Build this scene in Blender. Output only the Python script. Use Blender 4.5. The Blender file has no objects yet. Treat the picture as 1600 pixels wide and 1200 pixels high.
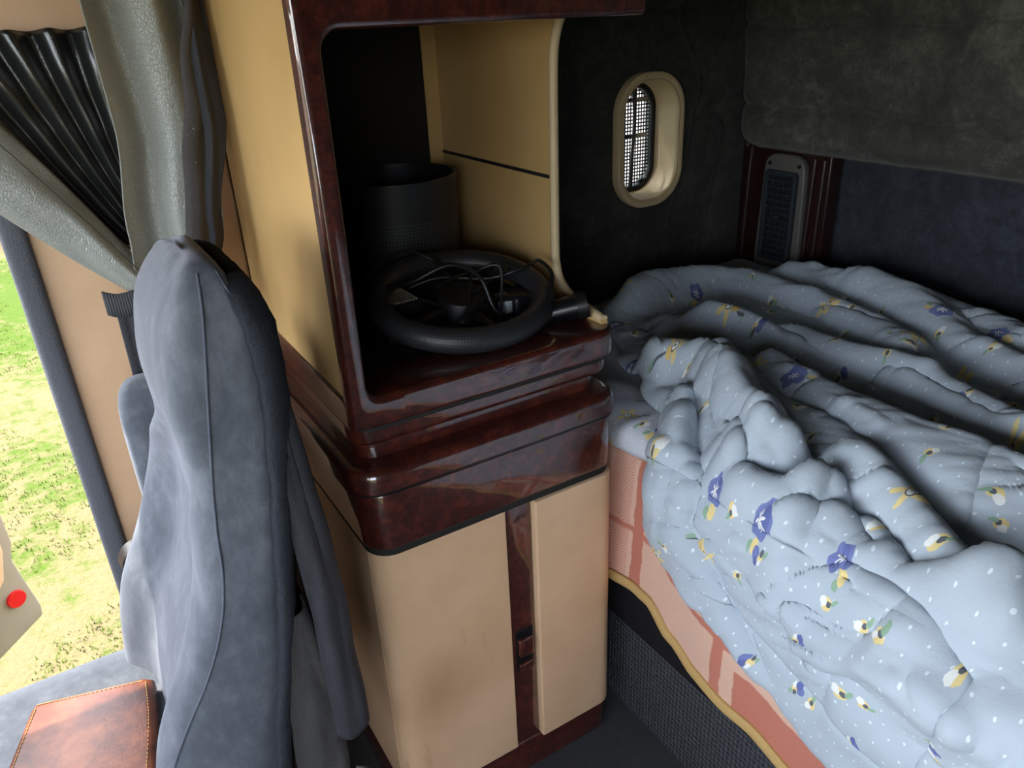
import bpy, bmesh, math, random
import numpy as np
from mathutils import Vector, Matrix, noise

random.seed(7)
SC = bpy.context.scene
COL = SC.collection
PI = math.pi

# ------------------------------------------------------------------ camera
# world: X to the rear of the truck, Y across the cab to the far (open) door, Z up, sleeper floor at z = 0
cd = bpy.data.cameras.new('camera'); cam = bpy.data.objects.new('camera', cd); COL.objects.link(cam)
cd.sensor_width = 36.0; cd.lens = 27.0; cd.clip_start = 0.02; cd.clip_end = 400
Rm = ((0.84854547, -0.26151893, 0.45997656), (-0.52735332, -0.34696267, 0.77557423), (-0.04323265, -0.90068016, -0.43232648))
cam.matrix_world = Matrix(((Rm[0][0], -Rm[0][1], -Rm[0][2], 0.0), (Rm[1][0], -Rm[1][1], -Rm[1][2], 0.0), (Rm[2][0], -Rm[2][1], -Rm[2][2], 1.45), (0, 0, 0, 1)))
SC.camera = cam

# ------------------------------------------------------------------ world, sun, exposure
SC.view_settings.view_transform = 'Standard'
SC.view_settings.look = 'None'
SC.view_settings.gamma = 1.0
SC.view_settings.use_curve_mapping = False
SC.view_settings.exposure = 3.6
w = bpy.data.worlds.new('sky'); SC.world = w; w.use_nodes = True
wn = w.node_tree.nodes; wl = w.node_tree.links
bg = wn['Background']
sky = wn.new('ShaderNodeTexSky'); sky.sky_type = 'HOSEK_WILKIE'; sky.turbidity = 5.0; sky.ground_albedo = 0.35
SUN_AZ = math.radians(140)      # measured from +X towards +Y: ahead and out of the open door side
SUN_EL = math.radians(56)
sdir = Vector((math.cos(SUN_EL) * math.cos(SUN_AZ), math.cos(SUN_EL) * math.sin(SUN_AZ), math.sin(SUN_EL)))
sky.sun_direction = sdir
hs_ = wn.new('ShaderNodeHueSaturation'); hs_.inputs['Saturation'].default_value = 0.42
wl.new(sky.outputs[0], hs_.inputs['Color']); wl.new(hs_.outputs[0], bg.inputs[0]); bg.inputs[1].default_value = 3.6
sl = bpy.data.lights.new('sun', 'SUN'); sl.energy = 0.75; sl.angle = 0.01; sl.color = (1.0, 0.95, 0.86)
so = bpy.data.objects.new('sun', sl); COL.objects.link(so)
so.rotation_euler = sdir.to_track_quat('Z', 'Y').to_euler()

def portal(name, loc, rot, sx, sy):          # sampling portals set in the cab's own openings; they give off no light
    l = bpy.data.lights.new(name, 'AREA'); l.shape = 'RECTANGLE'; l.size = sx; l.size_y = sy; l.cycles.is_portal = True
    o = bpy.data.objects.new(name, l); COL.objects.link(o); o.location = loc; o.rotation_euler = rot
portal('portal_near_door', (-0.765, -0.8, 0.86), (PI / 2, 0, PI), 0.77, 1.72)
portal('portal_windshield', (-1.3, 0.35, 1.28), (0, -PI / 2, 0), 0.84, 2.1)
portal('portal_far_door', (-0.55, 1.56, 0.85), (PI / 2, 0, 0), 1.1, 1.6)

# ------------------------------------------------------------------ node helper
class NT:
    def __init__(self, name):
        self.m = bpy.data.materials.new(name); self.m.use_nodes = True
        self.t = self.m.node_tree; self.n = self.t.nodes; self.l = self.t.links
        self.b = self.n['Principled BSDF']; self.out = self.n['Material Output']
    def put(self, sock, v):
        if v is None: return
        if isinstance(v, bpy.types.NodeSocket): self.l.new(v, sock)
        elif isinstance(v, (tuple, list)):
            v = tuple(v)
            if sock.type == 'RGBA' and len(v) == 3: v = v + (1.0,)
            sock.default_value = v
        else: sock.default_value = v
    def math(self, op, a, b=None, c=None, clamp=False):
        n = self.n.new('ShaderNodeMath'); n.operation = op; n.use_clamp = clamp
        self.put(n.inputs[0], a); self.put(n.inputs[1], b); self.put(n.inputs[2], c); return n.outputs[0]
    def vmath(self, op, a, b=None, scale=None):
        n = self.n.new('ShaderNodeVectorMath'); n.operation = op
        self.put(n.inputs[0], a); self.put(n.inputs[1], b)
        if scale is not None: self.put(n.inputs['Scale'], scale)
        return n.outputs['Value'] if op in ('LENGTH', 'DOT_PRODUCT', 'DISTANCE') else n.outputs[0]
    def mix(self, f, a, b, mode='MIX'):
        n = self.n.new('ShaderNodeMix'); n.data_type = 'RGBA'; n.blend_type = mode
        self.put(n.inputs[0], f); self.put(n.inputs[6], a); self.put(n.inputs[7], b); return n.outputs[2]
    def step(self, v, lo, hi):           # smooth 0..1 from lo to hi
        n = self.n.new('ShaderNodeMapRange'); n.interpolation_type = 'SMOOTHSTEP'
        self.put(n.inputs[0], v); n.inputs[1].default_value = lo; n.inputs[2].default_value = hi
        n.inputs[3].default_value = 0; n.inputs[4].default_value = 1
        if hi < lo:
            n.inputs[1].default_value = hi; n.inputs[2].default_value = lo; n.inputs[3].default_value = 1; n.inputs[4].default_value = 0
        return n.outputs[0]
    def coord(self, kind='Object'):
        return self.n.new('ShaderNodeTexCoord').outputs[kind]
    def mapping(self, v, scale=(1, 1, 1), loc=(0, 0, 0), rot=(0, 0, 0)):
        n = self.n.new('ShaderNodeMapping'); self.put(n.inputs[0], v)
        n.inputs[1].default_value = loc; n.inputs[2].default_value = rot; n.inputs[3].default_value = scale; return n.outputs[0]
    def noise(self, v, scale, detail=4, rough=0.55, dist=0.0):
        n = self.n.new('ShaderNodeTexNoise'); self.put(n.inputs['Vector'], v)
        n.inputs['Scale'].default_value = scale; n.inputs['Detail'].default_value = detail
        n.inputs['Roughness'].default_value = rough; n.inputs['Distortion'].default_value = dist; return n.outputs[0], n.outputs[1]
    def voro(self, v, scale, feature='F1', rnd=1.0, dim='3D'):
        n = self.n.new('ShaderNodeTexVoronoi'); n.feature = feature; n.voronoi_dimensions = dim
        self.put(n.inputs['Vector'], v); n.inputs['Scale'].default_value = scale
        n.inputs['Randomness'].default_value = rnd; return n
    def ramp(self, f, stops):
        n = self.n.new('ShaderNodeValToRGB'); self.put(n.inputs[0], f); e = n.color_ramp.elements
        while len(e) < len(stops): e.new(0.5)
        for i, (p, c) in enumerate(stops):
            e[i].position = p; e[i].color = tuple(c) + (1.0,) if len(c) == 3 else c
        return n.outputs[0]
    def bump(self, h, strength=0.3, dist=0.01):
        n = self.n.new('ShaderNodeBump'); n.inputs['Strength'].default_value = strength; n.inputs['Distance'].default_value = dist
        self.put(n.inputs['Height'], h); self.l.new(n.outputs[0], self.b.inputs['Normal']); return n
    def sep(self, v):
        n = self.n.new('ShaderNodeSeparateXYZ'); self.put(n.inputs[0], v); return n.outputs
    def set(self, **k):
        names = {'color': 'Base Color', 'rough': 'Roughness', 'metal': 'Metallic', 'spec': 'Specular IOR Level', 'coat': 'Coat Weight',
                 'coatr': 'Coat Roughness', 'sheen': 'Sheen Weight', 'sheenr': 'Sheen Roughness', 'sheent': 'Sheen Tint', 'trans': 'Transmission Weight', 'alpha': 'Alpha'}
        for a, v in k.items(): self.put(self.b.inputs[names[a]], v)
        return self

def srgb(r, g, b):
    f = lambda c: (c / 255) / 12.92 if c / 255 <= 0.04045 else ((c / 255 + 0.055) / 1.055) ** 2.4
    return (f(r), f(g), f(b))

M = {}
def plain(name, c, rough=0.5, **k):
    t = NT(name); v = t.coord(); n, _ = t.noise(v, 14, 3)
    c2 = tuple(x * 0.82 for x in c)
    t.set(color=t.mix(n, c2, c), rough=rough, **k); M[name] = t.m; return t

# tan moulded vinyl panel with scuffs
t = NT('tan_vinyl'); v = t.coord()
n1, _ = t.noise(v, 5, 4); n2, _ = t.noise(v, 420, 2); n3, _ = t.noise(t.mapping(v, (1, 1, 0.25)), 16, 5, 0.7)
c = t.mix(t.step(n1, 0.35, 0.7), srgb(210, 172, 135), srgb(224, 186, 149))
c = t.mix(t.math('MULTIPLY', t.step(n3, 0.63, 0.78), 0.35), c, srgb(150, 112, 74))
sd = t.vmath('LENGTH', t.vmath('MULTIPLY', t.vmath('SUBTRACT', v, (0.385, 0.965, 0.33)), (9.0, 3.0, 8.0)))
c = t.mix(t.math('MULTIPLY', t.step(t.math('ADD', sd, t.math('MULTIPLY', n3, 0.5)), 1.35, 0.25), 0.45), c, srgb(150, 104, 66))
t.set(color=c, rough=0.42, spec=0.4); t.bump(n2, 0.12, 0.002); M['tan'] = t.m
t = NT('cream_edge'); t.set(color=t.mix(t.noise(t.coord(), 30)[0], srgb(196, 172, 132), srgb(214, 190, 150)), rough=0.45); M['cream'] = t.m
t = NT('tan_yellow'); v = t.coord(); n1, _ = t.noise(v, 4, 4); n2, _ = t.noise(v, 420, 2); n3, _ = t.noise(v, 40, 5, 0.75)  # yellower tan for the upper cabinet panels
c = t.mix(t.step(n1, 0.35, 0.7), srgb(196, 160, 104), srgb(210, 174, 116)); c = t.mix(t.math('MULTIPLY', t.step(n3, 0.70, 0.74), 0.3), c, srgb(224, 206, 168))
t.set(color=c, rough=0.4, spec=0.4); t.bump(n2, 0.12, 0.002); M['tan_yellow'] = t.m
# lacquered burl
t = NT('burl_lacquer'); v = t.coord()
n1, nc = t.noise(v, 26, 6, 0.62, 1.6)
wv = t.vmath('ADD', v, t.vmath('SCALE', nc, scale=0.05))
n2, _ = t.noise(wv, 75, 6, 0.62, 3.2)
vo = t.voro(wv, 48)
f = t.math('ADD', t.math('MULTIPLY', n2, 0.7), t.math('MULTIPLY', vo.outputs[0], 0.35))
c = t.ramp(f, [(0.28, srgb(34, 12, 10)), (0.42, srgb(54, 20, 16)), (0.55, srgb(76, 30, 22)), (0.68, srgb(100, 44, 31)), (0.8, srgb(58, 22, 17))])
c = t.mix(t.math('MULTIPLY', t.step(n1, 0.42, 0.66), 0.8), c, srgb(52, 20, 15))
t.set(color=c, rough=0.35, spec=0.4, coat=1.0, coatr=0.025); t.b.inputs['Coat IOR'].default_value = 1.75; M['burl'] = t.m
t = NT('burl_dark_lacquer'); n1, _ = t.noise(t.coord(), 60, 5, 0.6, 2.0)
t.set(color=t.mix(n1, srgb(26, 12, 10), srgb(50, 24, 19)), rough=0.3, coat=1.0, coatr=0.06); M['burl_dark'] = t.m  # darker version of the burl lacquer, for the vent panel
# matt black / plastics
plain('matt_black', srgb(20, 20, 22), 0.7)
plain('black_plastic', srgb(24, 24, 26), 0.38)
plain('black_gloss', srgb(16, 17, 20), 0.3)
plain('black_rubber', srgb(18, 18, 18), 0.6)
plain('dark_gap', srgb(26, 24, 22), 0.7)
plain('grey_plastic', srgb(96, 92, 88), 0.5)
plain('blue_black_plastic', srgb(44, 51, 56), 0.4)
plain('duct_shade', srgb(5, 5, 6), 0.9)
t = plain('steel', srgb(170, 172, 176), 0.25); t.set(metal=1.0)
plain('plug_silver', srgb(186, 192, 198), 0.3)
plain('paper_print', srgb(160, 150, 130), 0.8)
t = plain('red_reflector', srgb(235, 20, 28), 0.15); t.set(coat=0.6)
# leather with fine perforation
def perforated(name, base, sc, uv):
    t = NT(name); v = t.coord('UV')
    vo = t.voro(t.mapping(v, (1, 1, 1)), sc, rnd=0.0, dim='2D')
    h = t.step(vo.outputs[0], 0.16, 0.26)
    n, _ = t.noise(t.coord(), 300, 3)
    t.set(color=t.mix(h, (0.0015, 0.0015, 0.0015), base), rough=0.42)
    t.bump(t.math('ADD', h, t.math('MULTIPLY', n, 0.4)), 0.35, 0.0015); M[name] = t.m
perforated('perforated_leather', srgb(46, 47, 50), 210, True)
t = NT('perforated_bin'); v = t.coord('UV'); s = t.sep(v)
vo = t.voro(v, 150, rnd=0.0, dim='2D')
hole = t.math('MULTIPLY', t.step(vo.outputs[0], 0.3, 0.22), t.math('MULTIPLY', t.step(s[1], 0.020, 0.022), t.step(s[1], 0.165, 0.163)))
t.set(color=t.mix(hole, srgb(28, 28, 31), srgb(66, 65, 63)), rough=0.5); M['perforated_bin'] = t.m
# grey-blue velour (seat)
t = NT('seat_velour'); v = t.coord()
n1, _ = t.noise(v, 9, 4, 0.6); n2, _ = t.noise(t.mapping(v, (1, 1, 0.5)), 60, 4, 0.7); n3, _ = t.noise(v, 900, 2)
f = t.math('ADD', t.math('MULTIPLY', n1, 0.6), t.math('MULTIPLY', n2, 0.4))
c = t.ramp(f, [(0.32, srgb(76, 80, 87)), (0.5, srgb(92, 96, 103)), (0.66, srgb(114, 117, 124))])
t.set(color=c, rough=0.92, spec=0.15, sheen=0.35, sheenr=0.45, sheent=(0.8, 0.82, 0.95, 1)); t.bump(n3, 0.25, 0.002); M['seat'] = t.m
t = NT('seat_fleece'); v = t.coord(); n, _ = t.noise(v, 520, 3, 0.7); n2, _ = t.noise(v, 90, 3)
t.set(color=t.mix(n, srgb(42, 45, 50), srgb(92, 96, 104)), rough=1.0, spec=0.05); t.bump(t.math('ADD', n, n2), 0.9, 0.006); M['fleece'] = t.m
t = NT('seat_piping'); t.set(color=t.mix(t.noise(t.coord(), 200)[0], srgb(66, 71, 82), srgb(96, 101, 112)), rough=0.9); M['piping'] = t.m
# dark velour wall cloth
def velour(name, d, l, hi):
    t = NT(name); v = t.coord()
    n1, nc = t.noise(v, 4.5, 5, 0.62, 0.4); n2, _ = t.noise(v, 22, 5, 0.7, 0.8); n3, _ = t.noise(v, 700, 2)
    n4, _ = t.noise(v, 75, 4, 0.8, 1.5)
    f = t.math('ADD', t.math('MULTIPLY', n1, 0.4), t.math('ADD', t.math('MULTIPLY', n2, 0.35), t.math('MULTIPLY', n4, 0.25)))
    c = t.ramp(f, [(0.38, d), (0.5, l), (0.64, hi)])
    t.set(color=c, rough=1.0, spec=0.08, sheen=0.12); t.bump(t.math('ADD', n3, n2), 0.25, 0.003); M[name] = t.m
velour('wall_velour', srgb(42, 42, 40), srgb(56, 55, 52), srgb(76, 74, 69))
velour('panel_velour', srgb(58, 58, 52), srgb(74, 73, 66), srgb(108, 106, 97))
velour('rear_velour', srgb(36, 39, 44), srgb(48, 51, 57), srgb(66, 69, 76))
# carpets
t = NT('floor_carpet'); v = t.coord(); n, _ = t.noise(v, 330, 3, 0.7); n2, _ = t.noise(v, 7, 3)
t.set(color=t.mix(n, srgb(40, 41, 43), t.mix(n2, srgb(96, 97, 99), srgb(116, 116, 117))), rough=1.0, spec=0.05); t.bump(n, 1.0, 0.006); M['carpet'] = t.m
t = NT('riser_carpet'); v = t.coord(); s = t.sep(v)
rib = t.math('SINE', t.math('MULTIPLY', t.math('ADD', s[1], t.math('MULTIPLY', t.noise(v, 160, 2)[0], 0.012)), 620))
rib2 = t.math('SINE', t.math('MULTIPLY', s[2], 480))
f = t.math('MULTIPLY_ADD', t.math('ADD', rib, rib2), 0.25, 0.5)
t.set(color=t.mix(f, srgb(44, 45, 48), srgb(84, 85, 89)), rough=1.0, spec=0.05); t.bump(f, 0.8, 0.004); M['riser'] = t.m
plain('black_velvet', srgb(34, 32, 35), 0.95, spec=0.1)
# curtain vinyl
def vinyl(name, a, b, rough, spec, bs=0.36):
    t = NT(name); v = t.coord()
    vo = t.voro(t.mapping(v, (1, 1, 0.6)), 230, 'DISTANCE_TO_EDGE'); n, _ = t.noise(v, 8, 4); n2, _ = t.noise(v, 120, 4, 0.7)
    h = t.math('ADD', t.step(vo.outputs[0], 0.0, 0.12), t.math('MULTIPLY', n2, 1.2))
    t.set(color=t.mix(n, a, b), rough=rough, spec=spec); t.bump(h, bs, 0.003); M[name] = t.m
vinyl('curtain_grey', srgb(132, 135, 129), srgb(152, 155, 147), 0.33, 0.6)
vinyl('curtain_black', srgb(28, 30, 30), srgb(38, 40, 40), 0.27, 0.8, 0.09)
vinyl('curtain_dark', srgb(52, 52, 57), srgb(68, 68, 73), 0.6, 0.3)
vinyl('curtain_brown', srgb(66, 64, 64), srgb(82, 80, 79), 0.8, 0.2)
t = NT('hook_tape'); v = t.coord(); n, _ = t.noise(v, 800, 2); n2, _ = t.noise(v, 70, 5, 0.6)
t.set(color=t.mix(t.step(n2, 0.66, 0.72), t.mix(n, srgb(58, 56, 58), srgb(92, 88, 88)), srgb(200, 196, 188)), rough=1.0); t.bump(n, 0.8, 0.003); M['hook_tape'] = t.m
t = NT('webbing'); v = t.coord(); s = t.sep(v)
f = t.math('MULTIPLY_ADD', t.math('SINE', t.math('MULTIPLY', s[0], 1600)), 0.5, 0.5)
t.set(color=t.mix(f, srgb(30, 32, 35), srgb(56, 58, 62)), rough=0.8); t.bump(f, 0.5, 0.002); M['webbing'] = t.m
t = NT('door_seal'); v = t.coord(); n, _ = t.noise(v, 350, 2)
t.set(color=t.mix(n, srgb(72, 74, 80), srgb(98, 100, 106)), rough=0.85); t.bump(n, 0.4, 0.003); M['seal'] = t.m
# brown leather
t = NT('brown_leather'); v = t.coord(); n1, nc = t.noise(v, 14, 5, 0.6); n2, _ = t.noise(t.mapping(v, (1, 3, 1), rot=(0, 0, 0.6)), 55, 6, 0.75, 1.2)
vo = t.voro(t.vmath('ADD', v, t.vmath('SCALE', nc, scale=0.05)), 60, 'DISTANCE_TO_EDGE')
c = t.ramp(n1, [(0.35, srgb(74, 34, 20)), (0.5, srgb(112, 56, 32)), (0.68, srgb(150, 84, 50))])
c = t.mix(t.math('MULTIPLY', t.step(n2, 0.62, 0.75), 0.5), c, srgb(190, 140, 104))
t.set(color=c, rough=0.38, spec=0.5); t.bump(t.math('ADD', t.step(vo.outputs[0], 0.0, 0.05), n2), 0.12, 0.0015); M['leather'] = t.m
plain('door_rim', srgb(158, 148, 128), 0.55)
plain('leather_thread', srgb(196, 150, 92), 0.8)
plain('bag_flap', srgb(34, 26, 28), 0.8)
# glass
t = NT('pane_glass')
g = t.n.new('ShaderNodeBsdfGlossy'); g.inputs['Roughness'].default_value = 0.03; tr = t.n.new('ShaderNodeBsdfTransparent'); tr.inputs[0].default_value = (0.9, 0.93, 0.93, 1)
ms = t.n.new('ShaderNodeMixShader'); ms.inputs[0].default_value = 0.06
t.l.new(tr.outputs[0], ms.inputs[1]); t.l.new(g.outputs[0], ms.inputs[2]); t.l.new(ms.outputs[0], t.out.inputs[0]); M['glass'] = t.m

# ---- printed cotton: dots, pansies, daffodils, buds
def floral(name, base, base2):
    t = NT(name); uv = t.coord('UV')
    n, nc = t.noise(t.coord(), 7, 3)
    col = t.mix(n, base, base2)
    d = t.voro(t.mapping(uv, (1, 1, 1), rot=(0, 0, 0.6)), 44, rnd=0.35, dim='2D')
    col = t.mix(t.math('MULTIPLY', t.step(d.outputs[0], 0.085, 0.055), 0.8), col, srgb(228, 236, 243))
    wob = t.vmath('SCALE', t.vmath('SUBTRACT', t.noise(uv, 90, 2)[1], (0.5, 0.5, 0.5)), scale=0.006)
    def layer(col, scale, off, kinds):
        vec = t.vmath('ADD', t.mapping(uv, (1, 1, 1), loc=off), wob)
        vo = t.voro(vec, scale, rnd=0.62, dim='2D')
        p = t.vmath('SUBTRACT', t.vmath('SCALE', vec, scale=1.0), vo.outputs['Position'])
        ps = t.sep(p); rnd = t.sep(vo.outputs['Color'])
        ang0 = t.math('MULTIPLY', rnd[1], 6.283)
        r = t.vmath('LENGTH', t.n_vec(ps[0], ps[1]))
        th = t.math('ADD', t.math('ARCTAN2', ps[1], ps[0]), ang0)
        ca = t.math('COSINE', ang0); sa = t.math('SINE', ang0)
        lx = t.math('SUBTRACT', t.math('MULTIPLY', ps[0], ca), t.math('MULTIPLY', ps[1], sa))
        ly = t.math('ADD', t.math('MULTIPLY', ps[0], sa), t.math('MULTIPLY', ps[1], ca))
        def disc(cx, cy, rx, ry):
            a = t.math('DIVIDE', t.math('SUBTRACT', lx, cx), rx); b = t.math('DIVIDE', t.math('SUBTRACT', ly, cy), ry)
            q = t.math('ADD', t.math('MULTIPLY', a, a), t.math('MULTIPLY', b, b))
            return t.step(q, 1.15, 0.9)
        for lo, hi, fn in kinds:
            sel = t.math('MULTIPLY', t.math('GREATER_THAN', rnd[0], lo), t.math('LESS_THAN', rnd[0], hi))
            for mask, cc in fn(r, th, disc):
                col = t.mix(t.math('MULTIPLY', mask, sel), col, cc)
        return col
    t.n_vec = lambda a, b: comb(t, a, b)
    YEL, YEL2, WHT, DRK, GRN, BLU, BLU2 = srgb(232, 210, 146), srgb(222, 190, 116), srgb(236, 237, 232), srgb(98, 102, 108), srgb(146, 176, 150), srgb(116, 126, 176), srgb(100, 110, 164)
    def daffodil(r, th, disc):
        pr = t.math('MULTIPLY_ADD', t.math('COSINE', t.math('MULTIPLY', th, 5)), 0.0075, 0.0165)
        return [(t.step(t.math('SUBTRACT', pr, r), 0.0, 0.003), YEL), (disc(0.012, 0, 0.009, 0.006), YEL2),
                (disc(0.0, 0.0, 0.0078, 0.0068), DRK), (disc(0.0, 0.0, 0.0064, 0.0054), WHT), (disc(0.001, 0, 0.002, 0.002), DRK),
                (disc(0.032, 0.004, 0.012, 0.0018), DRK), (disc(0.041, 0.008, 0.006, 0.0035), GRN)]
    def pansy(r, th, disc):
        pr = t.math('MULTIPLY_ADD', t.math('COSINE', t.math('MULTIPLY', th, 5)), 0.002, 0.0185)
        st = t.math('MULTIPLY_ADD', t.math('COSINE', t.math('MULTIPLY', th, 7)), 0.004, 0.0058)
        return [(disc(-0.025, 0.003, 0.010, 0.006), YEL), (disc(-0.031, -0.006, 0.007, 0.004), GRN), (t.step(t.math('SUBTRACT', pr, r), 0.0, 0.0015), BLU),
                (disc(0.006, 0.008, 0.008, 0.005), BLU2), (t.step(t.math('SUBTRACT', st, r), 0.0, 0.0012), WHT)]
    def bud(r, th, disc):
        return [(disc(0.0, 0.0, 0.009, 0.007), YEL), (disc(0.004, 0.005, 0.006, 0.005), WHT), (disc(-0.003, -0.001, 0.0042, 0.0034), DRK), (disc(-0.011, -0.003, 0.0065, 0.003), GRN)]
    def viola(r, th, disc):
        return [(disc(0.0, 0.006, 0.0075, 0.006), BLU), (disc(0.006, 0.001, 0.006, 0.005), BLU2), (disc(-0.004, -0.004, 0.006, 0.0045), YEL), (disc(0.002, -0.006, 0.004, 0.003), WHT), (disc(-0.009, -0.002, 0.005, 0.0032), DRK), (disc(-0.012, -0.008, 0.005, 0.0028), GRN)]
    col = layer(col, 9.4, (0.37, 0.11, 0), [(0.0, 0.27, daffodil), (0.27, 0.42, pansy), (0.42, 0.55, viola), (0.55, 0.92, bud)])
    col = layer(col, 10.4, (1.73, 2.41, 0), [(0.0, 0.4, bud), (0.4, 0.46, viola)])
    fn, _ = t.noise(t.coord(), 60, 4, 0.65); fw, _ = t.noise(t.coord(), 1200, 1)
    t.set(color=col, rough=0.85, spec=0.2, sheen=0.08)
    t.bump(t.math('ADD', fn, t.math('MULTIPLY', fw, 0.08)), 0.22, 0.006)
    M[name] = t.m
def comb(t, a, b):
    n = t.n.new('ShaderNodeCombineXYZ'); t.put(n.inputs[0], a); t.put(n.inputs[1], b); return n.outputs[0]
floral('comforter_print', srgb(174, 184, 194), srgb(185, 195, 203))
floral('sheet_print', srgb(196, 198, 206), srgb(206, 207, 214))
# ---- fleece blanket: UV = (metres along bed, metres up from the hem)
t = NT('blanket_plaid'); uv = t.coord('UV'); n, _ = t.noise(t.coord(), 420, 3, 0.7); n2, nc2 = t.noise(t.coord(), 40, 3)
wv = t.vmath('ADD', uv, t.vmath('SCALE', t.vmath('SUBTRACT', nc2, (0.5, 0.5, 0.5)), scale=0.01)); s = t.sep(wv)
def band(x, c, hw): return t.step(t.math('ABSOLUTE', t.math('SUBTRACT', x, c)), hw + 0.002, hw - 0.002)
PE, RD = srgb(236, 196, 172), srgb(208, 126, 104)
col = t.mix(n, srgb(222, 178, 154), PE)
mx = lambda a, b: t.math('MAXIMUM', a, b)
vb = mx(mx(band(s[0], 0.935, 0.014), band(s[0], 0.70, 0.013)), mx(band(s[0], 0.445, 0.013), band(s[0], 0.2, 0.02)))
hb = mx(band(s[1], 0.135, 0.0065), band(s[1], 0.30, 0.014))
blk = t.math('MULTIPLY', band(s[0], 0.56, 0.098), t.step(s[1], 0.105, 0.1))
blk = mx(blk, t.math('MULTIPLY', band(s[0], 0.02, 0.12), t.step(s[1], 0.105, 0.1)))
hatch = t.math('MULTIPLY', t.step(t.math('SINE', t.math('MULTIPLY', t.math('ADD', s[0], s[1]), 900)), -0.1, 0.3), mx(band(s[0], 0.99, 0.03), t.math('MULTIPLY', vb, hb)))
col = t.mix(t.math('MULTIPLY', mx(mx(vb, hb), mx(blk, t.math('MULTIPLY', hatch, 0.7))), 0.9), col, t.mix(n, srgb(188, 104, 84), RD))
t.set(color=col, rough=1.0, spec=0.05, sheen=0.15); t.bump(n, 0.5, 0.004); M['blanket'] = t.m
t = NT('blanket_binding'); t.set(color=t.mix(t.noise(t.coord(), 260)[0], srgb(180, 144, 86), srgb(206, 172, 112)), rough=0.9); M['binding'] = t.m
# ---- outdoor ground
t = NT('grass_ground'); v = t.coord(); n1, _ = t.noise(v, 0.55, 5, 0.6); n2, _ = t.noise(v, 9, 5, 0.75); n3, _ = t.noise(v, 60, 3)
gr = t.mix(n3, srgb(54, 72, 22), srgb(82, 98, 36)); dr = t.mix(n3, srgb(92, 82, 54), srgb(120, 108, 78))
f = t.step(t.math('ADD', t.math('MULTIPLY', n1, 0.75), t.math('MULTIPLY', n2, 0.45)), 0.50, 0.66)
gp = t.sep(v); gv = t.step(t.math('ADD', gp[0], n1), 1.4, 2.6); bank = t.step(t.math('ADD', gp[1], t.math('MULTIPLY', n1, 3)), 13.5, 14.5)
gcol = t.mix(gv, t.mix(bank, t.mix(f, gr, dr), t.mix(n2, srgb(70, 50, 38), srgb(106, 84, 68))), t.mix(n2, srgb(110, 98, 92), srgb(170, 158, 150)))
t.set(color=gcol, rough=1.0, spec=0.05); t.bump(n2, 0.5, 0.05); M['ground'] = t.m
t = NT('grass_blades'); oi = t.noise(t.coord(), 3, 2)[0]
t.set(color=t.mix(oi, srgb(64, 82, 24), srgb(104, 114, 46)), rough=0.9, spec=0.1); M['grass'] = t.m

# ------------------------------------------------------------------ mesh helpers
def empty(name, loc, label, cat, group=None):
    o = bpy.data.objects.new(name, None); COL.objects.link(o); o.location = loc; o.empty_display_size = 0.05
    o['label'] = label; o['category'] = cat
    if group: o['group'] = group
    return o
def tag(o, label=None, cat=None, group=None, kind=None):
    if label: o['label'] = label
    if cat: o['category'] = cat
    if group: o['group'] = group
    if kind: o['kind'] = kind
    return o
def link(name, me, mat, parent=None, sharp=35):
    o = bpy.data.objects.new(name, me); COL.objects.link(o)
    if mat is not None and not me.materials: me.materials.append(M[mat])
    if parent is not None:
        o.parent = parent
        if parent.parent is not None: p0 = Vector(parent.location) + Vector(parent.parent.location)
        else: p0 = Vector(parent.location)
        o.location = -p0
    me.shade_smooth()
    if sharp: me.set_sharp_from_angle(angle=math.radians(sharp))
    return o
def raw(name, verts, faces, mat, parent=None, sharp=35, uv=None):
    me = bpy.data.meshes.new(name); me.from_pydata([tuple(v) for v in verts], [], faces); me.validate()
    if uv is not None:
        L = me.uv_layers.new(name='UVMap'); vi = np.zeros(len(me.loops), dtype=np.int32); me.loops.foreach_get('vertex_index', vi)
        L.data.foreach_set('uv', np.asarray(uv, dtype=np.float32)[vi].ravel())
    return link(name, me, mat, parent, sharp)
def from_bm(name, bm, mat, parent=None, sharp=35):
    bmesh.ops.recalc_face_normals(bm, faces=bm.faces[:])
    me = bpy.data.meshes.new(name); bm.to_mesh(me); bm.free(); return link(name, me, mat, parent, sharp)
def bev(bm, edges, off, seg=3):
    if edges: bmesh.ops.bevel(bm, geom=list(edges), offset=off, segments=seg, profile=0.5, affect='EDGES', clamp_overlap=True)
def sharp_edges(bm, ang=30):
    return [e for e in bm.edges if len(e.link_faces) == 2 and e.calc_face_angle(0) > math.radians(ang)]
def box(name, x0, x1, y0, y1, z0, z1, mat, parent=None, b=0.0, seg=3):
    bm = bmesh.new(); bmesh.ops.create_cube(bm, size=1.0)
    for vv in bm.verts: vv.co = Vector(((x0 + x1) / 2 + vv.co.x * (x1 - x0), (y0 + y1) / 2 + vv.co.y * (y1 - y0), (z0 + z1) / 2 + vv.co.z * (z1 - z0)))
    if b: bev(bm, bm.edges[:], b, seg)
    return from_bm(name, bm, mat, parent)
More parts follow.
